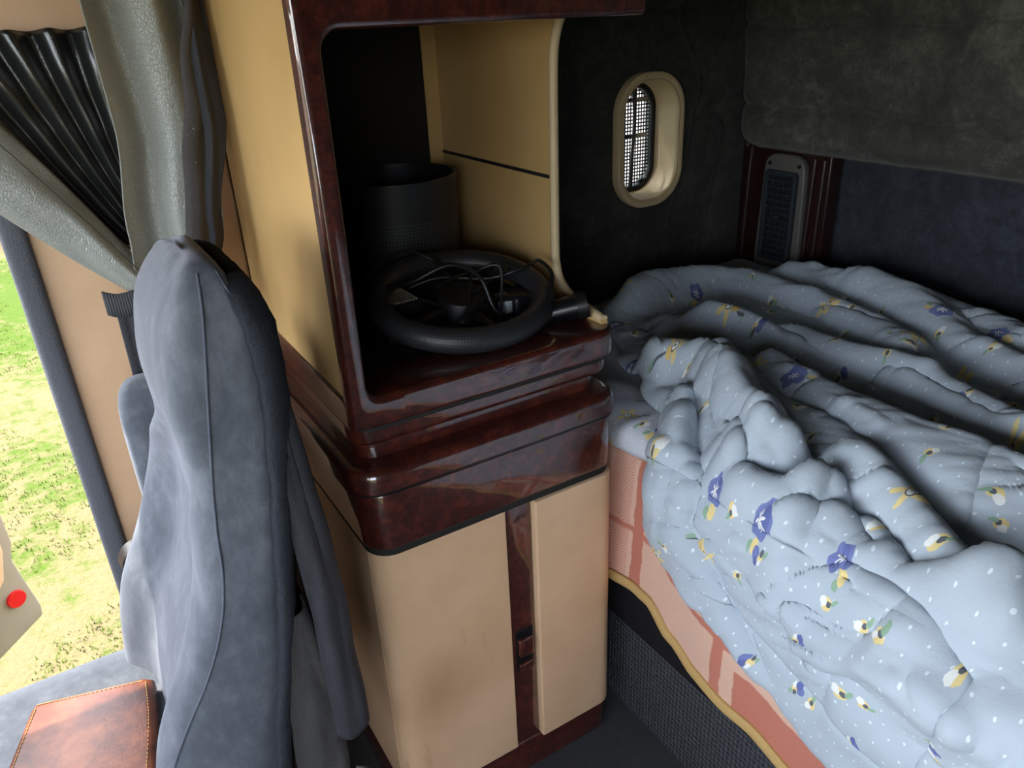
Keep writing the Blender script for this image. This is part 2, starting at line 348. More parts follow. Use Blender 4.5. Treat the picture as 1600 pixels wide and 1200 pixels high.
def rrect(x0, x1, y0, y1, r, n=7):
    # r: radii for corners (x0,y0),(x1,y0),(x1,y1),(x0,y1)
    if not isinstance(r, (tuple, list)): r = (r,) * 4
    out = []
    for (cx, cy, a0), rr in zip(((x0, y0, PI), (x1, y0, 1.5 * PI), (x1, y1, 0), (x0, y1, 0.5 * PI)), r):
        sx = 1 if cx == x0 else -1; sy = 1 if cy == y0 else -1
        if rr <= 1e-6: out.append((cx, cy)); continue
        for k in range(n + 1):
            a = a0 + 0.5 * PI * k / n; out.append((cx + sx * rr + rr * math.cos(a), cy + sy * rr + rr * math.sin(a)))
    return out
def prism(name, outline, lo, hi, mat, parent=None, b=0.0, axis='z', seg=3, edges='both'):
    bm = bmesh.new()
    def mk(p, h): return {'z': (p[0], p[1], h), 'y': (p[0], h, p[1]), 'x': (h, p[0], p[1])}[axis]
    A = [bm.verts.new(mk(p, lo)) for p in outline]; B = [bm.verts.new(mk(p, hi)) for p in outline]
    n = len(outline); fa = bm.faces.new(A); fb = bm.faces.new(B)
    for i in range(n): bm.faces.new((A[i], A[(i + 1) % n], B[(i + 1) % n], B[i]))
    bmesh.ops.recalc_face_normals(bm, faces=bm.faces[:])
    if b:
        es = set()
        if edges in ('both', 'lo'): es |= set(fa.edges)
        if edges in ('both', 'hi'): es |= set(fb.edges)
        bev(bm, es, b, seg)
    return from_bm(name, bm, mat, parent)
def ring(name, outer, inner, lo, hi, mat, parent=None, axis='y', b=0.0):
    # two outlines with the same point count -> frame of that section
    bm = bmesh.new()
    def mk(p, h): return {'z': (p[0], p[1], h), 'y': (p[0], h, p[1]), 'x': (h, p[0], p[1])}[axis]
    n = len(outer); V = [[bm.verts.new(mk(p, h)) for p in o] for o, h in ((outer, lo), (outer, hi), (inner, hi), (inner, lo))]
    for k in range(4):
        for i in range(n): bm.faces.new((V[k][i], V[k][(i + 1) % n], V[(k + 1) % 4][(i + 1) % n], V[(k + 1) % 4][i]))
    bmesh.ops.recalc_face_normals(bm, faces=bm.faces[:])
    if b: bev(bm, [e for e in sharp_edges(bm, 50)], b, 2)
    return from_bm(name, bm, mat, parent)
def smooth_path(pts, sub=8, closed=False):
    P = [Vector(p) for p in pts]; out = []; n = len(P)
    rng = range(n) if closed else range(n - 1)
    for i in rng:
        g = lambda k: P[k % n] if closed else P[max(0, min(n - 1, k))]
        p0, p1, p2, p3 = g(i - 1), g(i), g(i + 1), g(i + 2)
        for s in range(sub):
            u = s / sub
            out.append(0.5 * ((2 * p1) + (p2 - p0) * u + (2 * p0 - 5 * p1 + 4 * p2 - p3) * u * u + (3 * p1 - p0 - 3 * p2 + p3) * u ** 3))
    if not closed: out.append(P[-1].copy())
    return out
def tube(name, pts, r, mat, parent=None, n=8, closed=False, sub=8, flat=1.0, uvs=False):
    C = smooth_path(pts, sub, closed) if sub > 1 else [Vector(p) for p in pts]
    m = len(C); verts = []; uv = []; up = None; acc = 0.0
    for i, p in enumerate(C):
        if closed: tg = (C[(i + 1) % m] - C[i - 1])
        else: tg = C[min(i + 1, m - 1)] - C[max(i - 1, 0)]
        tg.normalize()
        if up is None:
            up = Vector((0, 0, 1)) if abs(tg.z) < 0.9 else Vector((1, 0, 0))
        s = tg.cross(up).normalized(); up = s.cross(tg).normalized()
        rr = r(i / max(1, m - 1)) if callable(r) else r
        if i: acc += (C[i] - C[i - 1]).length
        for k in range(n):
            a = 2 * PI * k / n; verts.append(p + s * math.cos(a) * rr + up * math.sin(a) * rr * flat); uv.append((acc, rr * a if a <= PI else rr * (2 * PI - a)))
    faces = []
    for i in range(m if closed else m - 1):
        j = (i + 1) % m
        for k in range(n): faces.append((i * n + k, i * n + (k + 1) % n, j * n + (k + 1) % n, j * n + k))
    if not closed: faces += [tuple(range(n))[::-1], tuple((m - 1) * n + k for k in range(n))]
    return raw(name, verts, faces, mat, parent, 50, uv if uvs else None)
def grid(name, rows, mat, parent=None, sharp=None, uv=None, thick=0.0, wrap=False):
    R, Cn = len(rows), len(rows[0]); verts = [p for r in rows for p in r]; faces = []
    for i in range(R - 1):
        for j in range(Cn if wrap else Cn - 1):
            k = (j + 1) % Cn; faces.append((i * Cn + j, i * Cn + k, (i + 1) * Cn + k, (i + 1) * Cn + j))
    o = raw(name, verts, faces, mat, parent, sharp, uv)
    if thick:
        md = o.modifiers.new('thickness', 'SOLIDIFY'); md.thickness = abs(thick); md.offset = -1 if thick > 0 else 1
    return o
def lathe(name, prof, cx, cy, mat, parent=None, n=48, uv=False):
    rows = [[(cx + r * math.cos(2 * PI * k / n), cy + r * math.sin(2 * PI * k / n), z) for k in range(n + 1)] for r, z in prof]
    U = [(r_ * 2 * PI * k / n if r_ > 0 else 0, z - prof[0][1]) for r_, z in prof for k in range(n + 1)] if uv else None
    return grid(name, rows, mat, parent, 40, U)
def lerp(a, b, t): return a + (b - a) * t
def tab(t, pts):                       # piecewise smooth lookup of y(x)
    if t <= pts[0][0]: return pts[0][1]
    for (a, va), (b, vb) in zip(pts, pts[1:]):
        if t <= b:
            u = (t - a) / (b - a); return va + (vb - va) * (u * u * (3 - 2 * u))
    return pts[-1][1]

# ================================================================== SETTING
tag(box('floor', -1.3, 1.9, -0.78, 1.62, -0.06, 0.0, 'carpet'), kind='structure')
tag(box('ceiling', -1.42, 1.95, -0.78, 1.66, 1.98, 2.04, 'wall_velour'), kind='structure')
tag(box('wall_near', -0.38, 1.95, -0.86, -0.78, -0.06, 2.0, 'wall_velour'), kind='structure')
tag(box('trim_5', -1.42, -1.15, -0.86, -0.78, -0.06, 2.0, 'tan', None, 0.01), kind='structure')
tag(box('trim_6', -1.15, -0.38, -0.86, -0.78, 1.72, 2.0, 'tan', None, 0.01), kind='structure')
tag(box('trim_7', -1.42, -1.3, -0.78, 1.5, 1.70, 2.0, 'wall_velour', None, 0.01), kind='structure')
tag(box('wall_front', -1.42, -1.3, -0.78, 1.5, -0.06, 0.85, 'black_plastic'), kind='structure')
g = raw('ground', [(-60, -60, -1.12), (60, -60, -1.12), (60, 90, -1.12), (-60, 90, -1.12)], [(0, 1, 2, 3)], 'ground', None, None)
tag(g, kind='structure')
# stuff: grass tufts on the part of the yard the open door shows
rg = random.Random(3); vs = []; fs = []
for i in range(9000):
    y = 2.6 + 14 * rg.random() ** 1.6; x = rg.uniform(-0.35 * y - 0.4, 0.3 + 0.02 * y)
    if noise.noise((x * 0.8, y * 0.8, 1.3)) < -0.12: continue
    for b in range(3):
        a = rg.uniform(0, 2 * PI); h = rg.uniform(0.008, 0.028); dx, dy = math.cos(a), math.sin(a); bx, by = x + rg.uniform(-.03, .03), y + rg.uniform(-.03, .03)
        k = len(vs); vs += [(bx - dy * 0.004, by + dx * 0.004, -1.12), (bx + dy * 0.004, by - dx * 0.004, -1.12), (bx + dx * h * 0.6, by + dy * h * 0.6, -1.12 + h)]
        fs.append((k, k + 1, k + 2))
tag(raw('grass', vs, fs, 'grass', None, None), 'short patchy green grass growing on the sunlit yard', 'grass', kind='stuff')

# ---- far side wall of the sleeper (dark quilted velour) with a hole for the small window
WY = 1.60
WC = (1.395, 1.138)            # window centre x, z on that wall
def stadium(cx, cz, hw, hh, n=12):
    return rrect(cx - hw, cx + hw, cz - hh, cz + hh, min(hw, hh) * 0.86, n)
creases = [[(1.62, 1.62), (1.52, 1.42), (1.70, 1.14), (1.62, 0.8)], [(1.2, 1.5), (1.46, 1.44), (1.62, 1.47)], [(1.40, 1.66), (1.30, 1.4)],
           [(1.76, 1.52), (1.62, 1.3), (1.56, 1.08), (1.50, 0.9)], [(1.0, 1.52), (1.1, 1.2), (1.02, 0.9)], [(1.60, 1.18), (1.78, 1.24)]]
def segdist(px, pz, poly):
    d = 1e9
    for (ax, az), (bx, bz) in zip(poly, poly[1:]):
        ux, uz = bx - ax, bz - az; L = ux * ux + uz * uz; t_ = max(0, min(1, ((px - ax) * ux + (pz - az) * uz) / L))
        d = min(d, math.hypot(px - ax - t_ * ux, pz - az - t_ * uz))
    return d
vs = []; fs = []; NX, NZ = 180, 210; X0, X1, Z0, Z1 = 0.79, 1.86, 0.0, 1.98; keep = []
for i in range(NX + 1):
    for j in range(NZ + 1):
        x = lerp(X0, X1, i / NX); z = lerp(Z0, Z1, j / NZ); h = 0.0
        if z > 0.7:
            h = 0.012 * noise.noise((x * 4, z * 4, 0.3))
            for c in creases: h -= 0.026 * math.exp(-segdist(x, z, c) / 0.014)
        near = max(abs(x - WC[0]) - 0.02, 0)
        dx, dz = abs(x - WC[0]), max(abs(z - WC[1]) - 0.06, 0)
        h *= min(1, max(0, (math.hypot(dx, dz) - 0.12) / 0.05))
        vs.append((x, WY - h, z)); keep.append(math.hypot(max(abs(x - WC[0]) - 0.016, 0), max(abs(z - WC[1]) - 0.073, 0)) < 0.086)
for i in range(NX):
    for j in range(NZ):
        q = (i * (NZ + 1) + j, (i + 1) * (NZ + 1) + j, (i + 1) * (NZ + 1) + j + 1, i * (NZ + 1) + j + 1)
        if not any(keep[k] for k in q): fs.append(q)
o = raw('wall_far', vs, fs, 'wall_velour', None, None)
md = o.modifiers.new('thickness', 'SOLIDIFY'); md.thickness = 0.03; md.offset = -1
tag(o, kind='structure')
# wall continues behind the cabinet; door pillar; header above the door
tag(box('wall_behind_cabinet', 0.30, 0.80, 1.60, 1.63, -0.06, 1.98, 'matt_black'), kind='structure')
tag(box('wall_pillar', -0.035, 0.306, 1.47, 1.62, -0.06, 1.98, 'tan', None, 0.006), kind='structure')
tag(box('trim_2', -1.2, -0.035, 1.465, 1.62, 1.475, 2.0, 'tan', None, 0.02), kind='structure')
tag(box('trim_3', -1.35, -1.17, 1.40, 1.62, -0.06, 2.0, 'tan', None, 0.02), kind='structure')
tag(box('trim_4', -1.3, -0.035, 1.44, 1.62, -0.12, 0.02, 'black_plastic', None, 0.01), kind='structure')
o = tag(box('trim_1', -0.07, -0.030, 1.452, 1.60, 0.0, 1.48, 'seal', None, 0.012), kind='structure')
# ---- back wall
vs = []; NY, NZ = 110, 60
for i in range(NY + 1):
    for j in range(NZ + 1):
        y = lerp(-0.8, 1.64, i / NY); z = lerp(0.0, 1.98, j / NZ)
        vs.append((1.80 - 0.012 * noise.noise((y * 3, z * 3, 5.0)) - 0.10 * max(0, z - 1.0) * 0.25, y, z))
fs = [(i * (NZ + 1) + j, i * (NZ + 1) + j + 1, (i + 1) * (NZ + 1) + j + 1, (i + 1) * (NZ + 1) + j) for i in range(NY) for j in range(NZ)]
wb = raw('wall_back', vs, fs, 'rear_velour', None, None)
md = wb.modifiers.new('thickness', 'SOLIDIFY'); md.thickness = 0.03; md.offset = -1
tag(wb, kind='structure')
# big padded panel above, seams and tuft buttons
buttons = [(1.19, 1.395), (0.99, 1.39), (1.30, 1.20), (0.86, 1.18), (0.62, 1.385), (0.50, 1.17), (1.08, 1.19)]
def pad_x(y, z):
    cy, cz = max(0, 0.05 - (1.56 - y)), max(0, 0.05 - (z - 1.095)); edge = min((z - 1.095) / 0.05, (1.56 - y) / 0.05, 1 - math.hypot(cy, cz) / 0.05, 1.0)
    d = 0.065 * math.sqrt(max(0.0, 1 - (1 - max(0, edge)) ** 2))
    for sz in (1.205, 1.40, 1.62, 1.84): d -= 0.016 * math.exp(-abs(z - sz - 0.006 * math.sin(y * 17)) / 0.009)
    for by, bz in buttons: d -= 0.026 * math.exp(-math.hypot(y - by, z - bz) / 0.028)
    d += 0.0
    for by, bz in buttons:             # gathered pleats round each tuft
        rr = math.hypot(y - by, z - bz)
        if rr < 0.11: d -= 0.006 * max(0, math.sin(5 * math.atan2(z - bz, y - by) + by * 7)) * (1 - rr / 0.11)
    d += 0.012 * noise.noise((y * 6, z * 6, 2.0)) + 0.005 * noise.noise((y * 16, z * 16, 4.0))
    return 1.735 - d - 0.06 * (z - 1.1)
PZ = [lerp(1.09, 1.50, j / 110) for j in range(110)] + [lerp(1.50, 1.97, j / 40) for j in range(41)]
rows = []
for i in range(300):
    y = lerp(1.565, -0.78, i / 299); rows.append([(pad_x(y, z_), y, z_) for z_ in PZ])
pp = grid('padded_panel', rows, 'panel_velour', wb, None, thick=-0.04)
pp['label'] = 'thick tufted charcoal velour pad above the bunk'
for by, bz in buttons:
    x = pad_x(by, bz); bm = bmesh.new(); bmesh.ops.create_uvsphere(bm, u_segments=14, v_segments=8, radius=0.011)
    for q in bm.verts: q.co = Vector((x + q.co.x * 0.45, by + q.co.y, bz + q.co.z))
    from_bm('tuft_button', bm, 'panel_velour', wb)

# ---- small oval window in the far wall
wx, wz = WC
wroot = bpy.data.objects.new('window_1', None); COL.objects.link(wroot); wroot.location = (wx, WY, wz); wroot['kind'] = 'structure'
wroot['label'] = 'small oval sleeper window with cream surround, insect screen and latch'
so_, si_ = stadium(wx, wz, 0.113, 0.170), stadium(wx, wz, 0.095, 0.152)
bz = ring('bezel', so_, si_, WY - 0.022, WY + 0.014, 'cream', wroot, 'y', 0.007)
# deep reveal (tapered tunnel)
rows = []
for k in range(9):
    u = k / 8; hw = lerp(0.096, 0.077, u ** 1.5); hh = lerp(0.153, 0.140, u ** 1.5); rows.append([(p[0], lerp(WY - 0.02, WY + 0.075, u), p[1]) for p in stadium(wx, wz, hw, hh)])
grid('reveal', rows, 'cream', wroot, None, wrap=True, thick=-0.004)
ring('rubber_seal', stadium(wx, wz, 0.080, 0.143), stadium(wx, wz, 0.064, 0.127), WY + 0.055, WY + 0.085, 'black_rubber', wroot, 'y', 0.005)
prism('pane', stadium(wx, wz, 0.069, 0.132), WY + 0.078, WY + 0.082, 'glass', wroot, 0, 'y')
bm = bmesh.new()
def bmbox(bm, x0, x1, y0, y1, z0, z1):
    r_ = bmesh.ops.create_cube(bm, size=1.0)
    for vv in r_['verts']: vv.co = Vector(((x0 + x1) / 2 + vv.co.x * (x1 - x0), (y0 + y1) / 2 + vv.co.y * (y1 - y0), (z0 + z1) / 2 + vv.co.z * (z1 - z0)))
hw, hh = 0.066, 0.129
for k in range(-7, 8):
    x = wx + k * 0.0092; lim = hh - 0.002 if abs(x - wx) < 0.002 else (hh - hw) + math.sqrt(max(0, hw * hw - (x - wx) ** 2))
    bmbox(bm, x - 0.0017, x + 0.0017, WY + 0.066, WY + 0.0674, wz - lim, wz + lim)
for k in range(-14, 15):
    z = wz + k * 0.0092; e = max(0, abs(z - wz) - (hh - hw)); lim = math.sqrt(max(0, hw * hw - e * e))
    if lim > 0.004: bmbox(bm, wx - lim, wx + lim, WY + 0.066, WY + 0.0674, z - 0.0017, z + 0.0017)
tag(from_bm('insect_screen', bm, 'black_plastic', wroot), kind='stuff')
for zz, hgt in ((wz + 0.006, 0.006), (wz + 0.098, 0.005)):
    box('cross_bar', wx - 0.052, wx + 0.052, WY + 0.058, WY + 0.064, zz - hgt, zz + hgt, 'steel', wroot, 0.002)
lt = tube('latch_bar', [(wx - 0.006, WY + 0.050, wz + 0.128), (wx - 0.004, WY + 0.046, wz + 0.06), (wx - 0.010, WY + 0.044, wz - 0.03), (wx - 0.012, WY + 0.048, wz - 0.128)], lambda u: 0.008 - 0.003 * math.sin(PI * u), 'black_plastic', wroot, 10, flat=0.7)
tube('latch_knob', [(wx + 0.012, WY + 0.040, wz - 0.116), (wx + 0.022, WY + 0.036, wz - 0.108)], 0.009, 'black_gloss', wroot, 12, sub=1)

# ---- open far door seen through the doorway, lower rear corner with red reflector
H0, E0 = Vector((-1.10, 1.62, 0)), Vector((-0.283, 2.1, 0)); dv = (E0 - H0).normalized(); nv = Vector((dv.y, -dv.x, 0))  # nv faces the cab
dl = (E0 - H0).length
droot = bpy.data.objects.new('door_1', None); COL.objects.link(droot); droot.location = (H0.x, H0.y, 0.0); droot['kind'] = 'structure'
droot['label'] = 'open cab door with tan lining, grey rim and round red reflector'
def door_pts(pl, off): return [H0 + dv * a + nv * off + Vector((0, 0, b)) for a, b in pl]
def door_slab(name, pl, o0, o1, mat, b):
    bm = bmesh.new(); A = [bm.verts.new(p) for p in door_pts(pl, o0)]; B = [bm.verts.new(p) for p in door_pts(pl, o1)]; n = len(A)
    bm.faces.new(A); bm.faces.new(B)
    for i in range(n): bm.faces.new((A[i], A[(i + 1) % n], B[(i + 1) % n], B[i]))
    bmesh.ops.recalc_face_normals(bm, faces=bm.faces[:]); bev(bm, bm.edges[:], b, 2); return from_bm(name, bm, mat, droot)
door_slab('rim', [(0, -0.05), (dl - 0.22, -0.05), (dl - 0.004, 0.02), (dl, 0.05), (dl - 0.025, 0.22), (dl - 0.010, 0.27), (dl - 0.01, 0.95), (0, 0.95)], -0.05, 0.0, 'door_rim', 0.008)
door_slab('lining', [(0.03, 0.02), (dl - 0.24, 0.02), (dl - 0.065, 0.19), (dl - 0.042, 0.27), (dl - 0.045, 0.90), (0.03, 0.90)], -0.002, 0.014, 'tan', 0.006)
pc = H0 + dv * (dl - 0.052) + nv * 0.001 + Vector((0, 0, 0.115)); bm = bmesh.new()
bmesh.ops.create_cone(bm, cap_ends=True, segments=28, radius1=0.026, radius2=0.023, depth=0.012)
mt = Matrix.Translation(pc) @ nv.to_track_quat('Z', 'Y').to_matrix().to_4x4()
bmesh.ops.transform(bm, matrix=mt, verts=bm.verts[:]); rf = from_bm('reflector', bm, 'red_reflector', droot); rf['label'] = 'round red reflector'

# ================================================================== CABINETS
YB = 1.465
# ---- lower cabinet
lc = empty('lower_cabinet', (0.55, 1.2, 0), 'tan lower cabinet with two doors and burl trim beneath the burl counter', 'cabinet')
prism('body', rrect(0.308, 0.784, 0.978, YB, (0.035, 0.03, 0, 0)), 0.0, 0.80, 'tan', lc)
prism('plinth', rrect(0.306, 0.787, 0.968, 1.30, (0.042, 0.035, 0, 0)), 0.0, 0.086, 'burl', lc, 0.004)
fb = prism('fascia_band', rrect(0.300, 0.790, 0.961, 1.30, (0.046, 0.04, 0, 0)), 0.686, 0.793, 'burl', lc, 0.006)
fb['label'] = 'glossy red-brown burl band under the counter'
prism('shadow_gap', rrect(0.303, 0.787, 0.963, 1.30, (0.044, 0.038, 0, 0)), 0.675, 0.802, 'dark_gap', lc)
def door_panel(name, x0, x1, rl, rr, y0, z0=0.088, z1=0.674):
    return prism(name, rrect(x0, x1, y0, 1.0, (rl, rr, 0, 0)), z0, z1, 'tan', lc, 0.003)
door_panel('door', 0.304, 0.547, 0.042, 0.004, 0.964)
door_panel('door', 0.603, 0.788, 0.004, 0.036, 0.956)
hs = box('handle_strip', 0.549, 0.601, 0.970, 1.0, 0.087, 0.672, 'burl', lc, 0.002)
ho = [(0.557, 0.372), (0.594, 0.372), (0.594, 0.292), (0.557, 0.292)]
box('latch_recess', 0.556, 0.595, 0.9675, 0.975, 0.286, 0.388, 'black_gloss', hs, 0.002)
box('latch_paddle', 0.559, 0.592, 0.9605, 0.972, 0.325, 0.368, 'burl', hs, 0.004)
box('latch_lip', 0.559, 0.592, 0.9615, 0.972, 0.288, 0.306, 'burl', hs, 0.003)
# ---- worktop
ct = empty('countertop', (0.55, 1.2, 0.80), 'glossy dark burl countertop between the upper and lower cabinets', 'countertop')
prism('slab', rrect(0.284, 0.796, 0.950, YB, (0.055, 0.048, 0, 0), 9), 0.802, 0.842, 'burl', ct, 0.017, seg=5, edges='hi')
prism('edge_bead', rrect(0.287, 0.795, 0.953, YB, (0.053, 0.046, 0, 0), 9), 0.796, 0.8035, 'black_gloss', ct)
# ---- upper cabinet
uc = empty('upper_cabinet', (0.55, 1.2, 0.842), 'tall open-fronted upper cabinet with glossy burl frame and tan side', 'cabinet')
prism('neck', rrect(0.312, 0.775, 0.992, YB, (0.04, 0.04, 0, 0)), 0.840, 0.876, 'burl', uc)
prism('lower_lip', rrect(0.303, 0.793, 0.978, YB, (0.04, 0.042, 0, 0), 9), 0.868, 0.9015, 'burl', uc, 0.014, seg=4, edges='lo')
prism('seam', rrect(0.306, 0.796, 0.974, YB, (0.04, 0.044, 0, 0)), 0.898, 0.908, 'dark_gap', uc)
prism('sill', rrect(0.302, 0.801, 0.966, 1.075, (0.036, 0.044, 0.01, 0), 9), 0.905, 0.955, 'burl', uc, 0.009, seg=4)
prism('side_rail', rrect(0.2998, 0.330, 0.985, YB, 0), 0.9052, 0.9548, 'burl', uc, 0.004)
prism('shelf', rrect(0.31, 0.788, 1.06, 1.575, 0), 0.925, 0.946, 'matt_black', uc)
# burl surround: one C-shaped section, round inside corners
def arc(cx, cz, r, a0, a1, n=8): return [(cx + r * math.cos(math.radians(lerp(a0, a1, k / n))), cz + r * math.sin(math.radians(lerp(a0, a1, k / n)))) for k in range(n + 1)]
inner = [(0.83, 1.443)] + arc(0.333 + 0.024, 1.443 - 0.024, 0.024, 90, 180) + arc(0.331 + 0.022, 0.953 + 0.022, 0.022, 180, 270) + [(0.385, 0.953)]
outl = [(0.385, 0.91), (0.301, 0.91), (0.301, 1.54), (0.83, 1.54)] + inner
bm = bmesh.new(); A = [bm.verts.new((p[0], 0.964, p[1])) for p in outl]; B = [bm.verts.new((p[0], 0.992, p[1])) for p in outl]; n = len(outl)
fa = bm.faces.new(A); bm.faces.new(B)
for i in range(n): bm.faces.new((A[i], A[(i + 1) % n], B[(i + 1) % n], B[i]))
bmesh.ops.recalc_face_normals(bm, faces=bm.faces[:])
bm.edges.ensure_lookup_table()
out_e = [e for e in fa.edges if all(abs(q.co.x - 0.301) < 1e-4 for q in e.verts)]
in_e = [e for e in fa.edges if e not in out_e and not all(abs(q.co.x - 0.385) < 1e-4 for q in e.verts) and not all(abs(q.co.x - 0.83) < 1e-4 for q in e.verts)]
bev(bm, out_e + in_e, 0.010, 5)
fr = from_bm('front_frame', bm, 'burl', uc, 40); fr['label'] = 'glossy burl frame around the open compartment'
prism('left_side', rrect(0.304, 0.320, 0.991, YB, 0), 0.946, 1.97, 'tan_yellow', uc)
box('left_black_panel', 0.319, 0.324, 0.995, 1.57, 0.94, 1.46, 'matt_black', uc)  # black panel added inside the left side
# right side: cut back, sweeping forward at its foot
pl = [(1.575, 0.948), (1.575, 1.46), (1.11, 1.46), (1.128, 1.43), (1.141, 1.38), (1.143, 1.30), (1.146, 1.06), (1.144, 1.03), (1.136, 1.008),
      (1.122, 0.992), (1.10, 0.981), (1.06, 0.972), (1.0, 0.962), (0.995, 0.948)]
prism('right_side', [(p[0], p[1]) for p in pl], 0.780, 0.793, 'tan_yellow', uc, 0.0, 'x')
tube('right_edge', [(0.7865, p[0], p[1]) for p in [(1.11, 1.455), (1.128, 1.43), (1.141, 1.38), (1.144, 1.25), (1.146, 1.06), (1.143, 1.028), (1.135, 1.006), (1.120, 0.991), (1.098, 0.980), (1.06, 0.972), (1.0, 0.962)]], 0.0085, 'cream', uc, 10, sub=4)
box('panel_joint', 0.7775, 0.7805, 1.15, 1.57, 1.186, 1.192, 'dark_gap', uc)
box('back', 0.31, 0.79, 1.560, 1.575, 0.94, 1.46, 'tan_yellow', uc)
box('back_black_panel', 0.322, 0.742, 1.548, 1.561, 0.94, 1.46, 'matt_black', uc, 0.004)  # black panel added over most of the tan back
box('top_cupboard', 0.306, 0.80, 0.985, YB, 1.455, 1.97, 'tan', uc, 0.004)

# ---- things on the shelf
SZ = 0.946
bn = empty('perforated_bin', (0.60, 1.425, SZ), 'black perforated cylindrical bin standing at the back of the open shelf', 'bin')
lathe('wall', [(0.118, SZ), (0.119, SZ + 0.02), (0.121, SZ + 0.226), (0.122, SZ + 0.232), (0.117, SZ + 0.232), (0.115, SZ + 0.01)], 0.60, 1.425, 'perforated_bin', bn, 64, True)
lathe('bottom', [(0.0, SZ + 0.004), (0.116, SZ + 0.004), (0.116, SZ + 0.012), (0.0, SZ + 0.012)], 0.60, 1.425, 'black_plastic', bn, 48)
lathe('rim', [(0.1165, SZ + 0.228), (0.1235, SZ + 0.228), (0.1240, SZ + 0.236), (0.1165, SZ + 0.236), (0.1165, SZ + 0.228)], 0.60, 1.425, 'black_plastic', bn, 64)
# steering wheel lying on its back, tilted up at the rear
swc = Vector((0.585, 1.146, 1.007)); tilt = math.radians(13)
sw = empty('steering_wheel', tuple(swc), 'black leather steering wheel lying on the open shelf', 'steering wheel')
ex, ey = Vector((1, 0, 0)), Vector((0, math.cos(tilt), math.sin(tilt))); ez = ex.cross(ey)
tube('rim', [swc + ex * 0.148 * math.cos(a) + ey * 0.134 * math.sin(a) for a in [2 * PI * k / 24 for k in range(24)]], 0.0215, 'perforated_leather', sw, 18, True, 4, uvs=True)
bm = bmesh.new(); bmesh.ops.create_cone(bm, cap_ends=True, segments=32, radius1=0.052, radius2=0.044, depth=0.03)
bmesh.ops.transform(bm, matrix=Matrix.Translation(swc - ez * 0.006) @ Matrix((ex, ey, ez)).transposed().to_4x4(), verts=bm.verts[:]); from_bm('hub', bm, 'black_plastic', sw)
for a in (200, 340, 270):
    d = ex * math.cos(math.radians(a)) + ey * math.sin(math.radians(a)); tube('spoke', [swc + d * 0.04 - ez * 0.006, swc + d * 0.137], 0.012, 'black_plastic', sw, 10, sub=1, flat=0.5)
# ribbed adapter inside the wheel
pa = empty('power_adapter', (0.475, 1.19, SZ), 'black ribbed power adapter lying inside the steering wheel', 'adapter')
box('case', 0.435, 0.515, 1.15, 1.235, SZ + 0.03, SZ + 0.072, 'black_plastic', pa, 0.006)
box('foot', 0.45, 0.50, 1.165, 1.22, SZ, SZ + 0.032, 'black_plastic', pa, 0.004)
for k in range(12):
    box('rib', 0.441 + k * 0.0058, 0.4435 + k * 0.0058, 1.158, 1.228, SZ + 0.071, SZ + 0.0745, 'paper_print', pa)
# plug with metal end
pg = empty('plug_adapter', (0.665, 1.14, SZ), 'black cable plug with bright metal end inside the steering wheel', 'plug')
box('housing', 0.668, 0.715, 1.10, 1.165, SZ, SZ + 0.055, 'black_plastic', pg, 0.008)
box('metal_end', 0.655, 0.672, 1.112, 1.142, SZ + 0.022, SZ + 0.0565, 'plug_silver', pg, 0.004)
box('contact', 0.654, 0.668, 1.150, 1.156, SZ + 0.044, SZ + 0.050, 'steel', pg, 0.001)
cab = [
 [(0.47, 1.22, 1.03), (0.50, 1.16, 1.05), (0.56, 1.13, 1.075), (0.61, 1.12, 1.045), (0.625, 1.10, 0.99), (0.66, 1.09, 0.957)],
 [(0.50, 1.25, 1.00), (0.57, 1.21, 1.03), (0.64, 1.15, 1.03), (0.70, 1.12, 1.045), (0.745, 1.14, 1.045), (0.74, 1.09, 1.03), (0.70, 1.06, 0.99), (0.66, 1.07, 0.96)],
 [(0.50, 1.14, 1.025), (0.56, 1.15, 0.998), (0.62, 1.14, 1.02), (0.68, 1.16, 1.03), (0.71, 1.20, 1.03), (0.66, 1.21, 1.025), (0.60, 1.18, 1.035), (0.545, 1.16, 1.03)],
 [(0.42, 1.27, 0.97), (0.45, 1.25, 1.04), (0.52, 1.26, 1.075), (0.58, 1.25, 1.055), (0.60, 1.20, 1.02), (0.64, 1.13, 0.98)],
 [(0.52, 1.10, 0.965), (0.57, 1.10, 1.00), (0.61, 1.15, 1.04), (0.655, 1.13, 1.055), (0.645, 1.11, 1.0), (0.62, 1.08, 0.96)]]
labs = ['thick black cable arching highest over the steering wheel hub', 'black cable looping round the metal-ended plug to the wheel rim', 'thin black cable coiled flat over the wheel spokes',
        'black cable leaning against the perforated bin', 'short black cable loop beside the ribbed adapter']
for p, lb, r_ in zip(cab, labs, (0.0042, 0.0036, 0.0028, 0.0036, 0.003)):
    tag(tube('cable', p, r_, 'black_plastic', None, 8), lb, 'cable', 'cables heaped in the steering wheel')
tb = empty('roll_tube', (0.725, 1.05, SZ), 'short shiny black tube at the right front corner of the shelf', 'tube')
a0, a1 = Vector((0.700, 1.075, 0.968)), Vector((0.772, 1.035, 0.984))
tube('barrel', [a0, a1], lambda u: 0.019 + 0.004 * u, 'black_gloss', tb, 24, sub=1)
tube('collar', [a0 + (a1 - a0) * 0.82, a0 + (a1 - a0) * 1.04], 0.0245, 'black_plastic', tb, 24, sub=1)

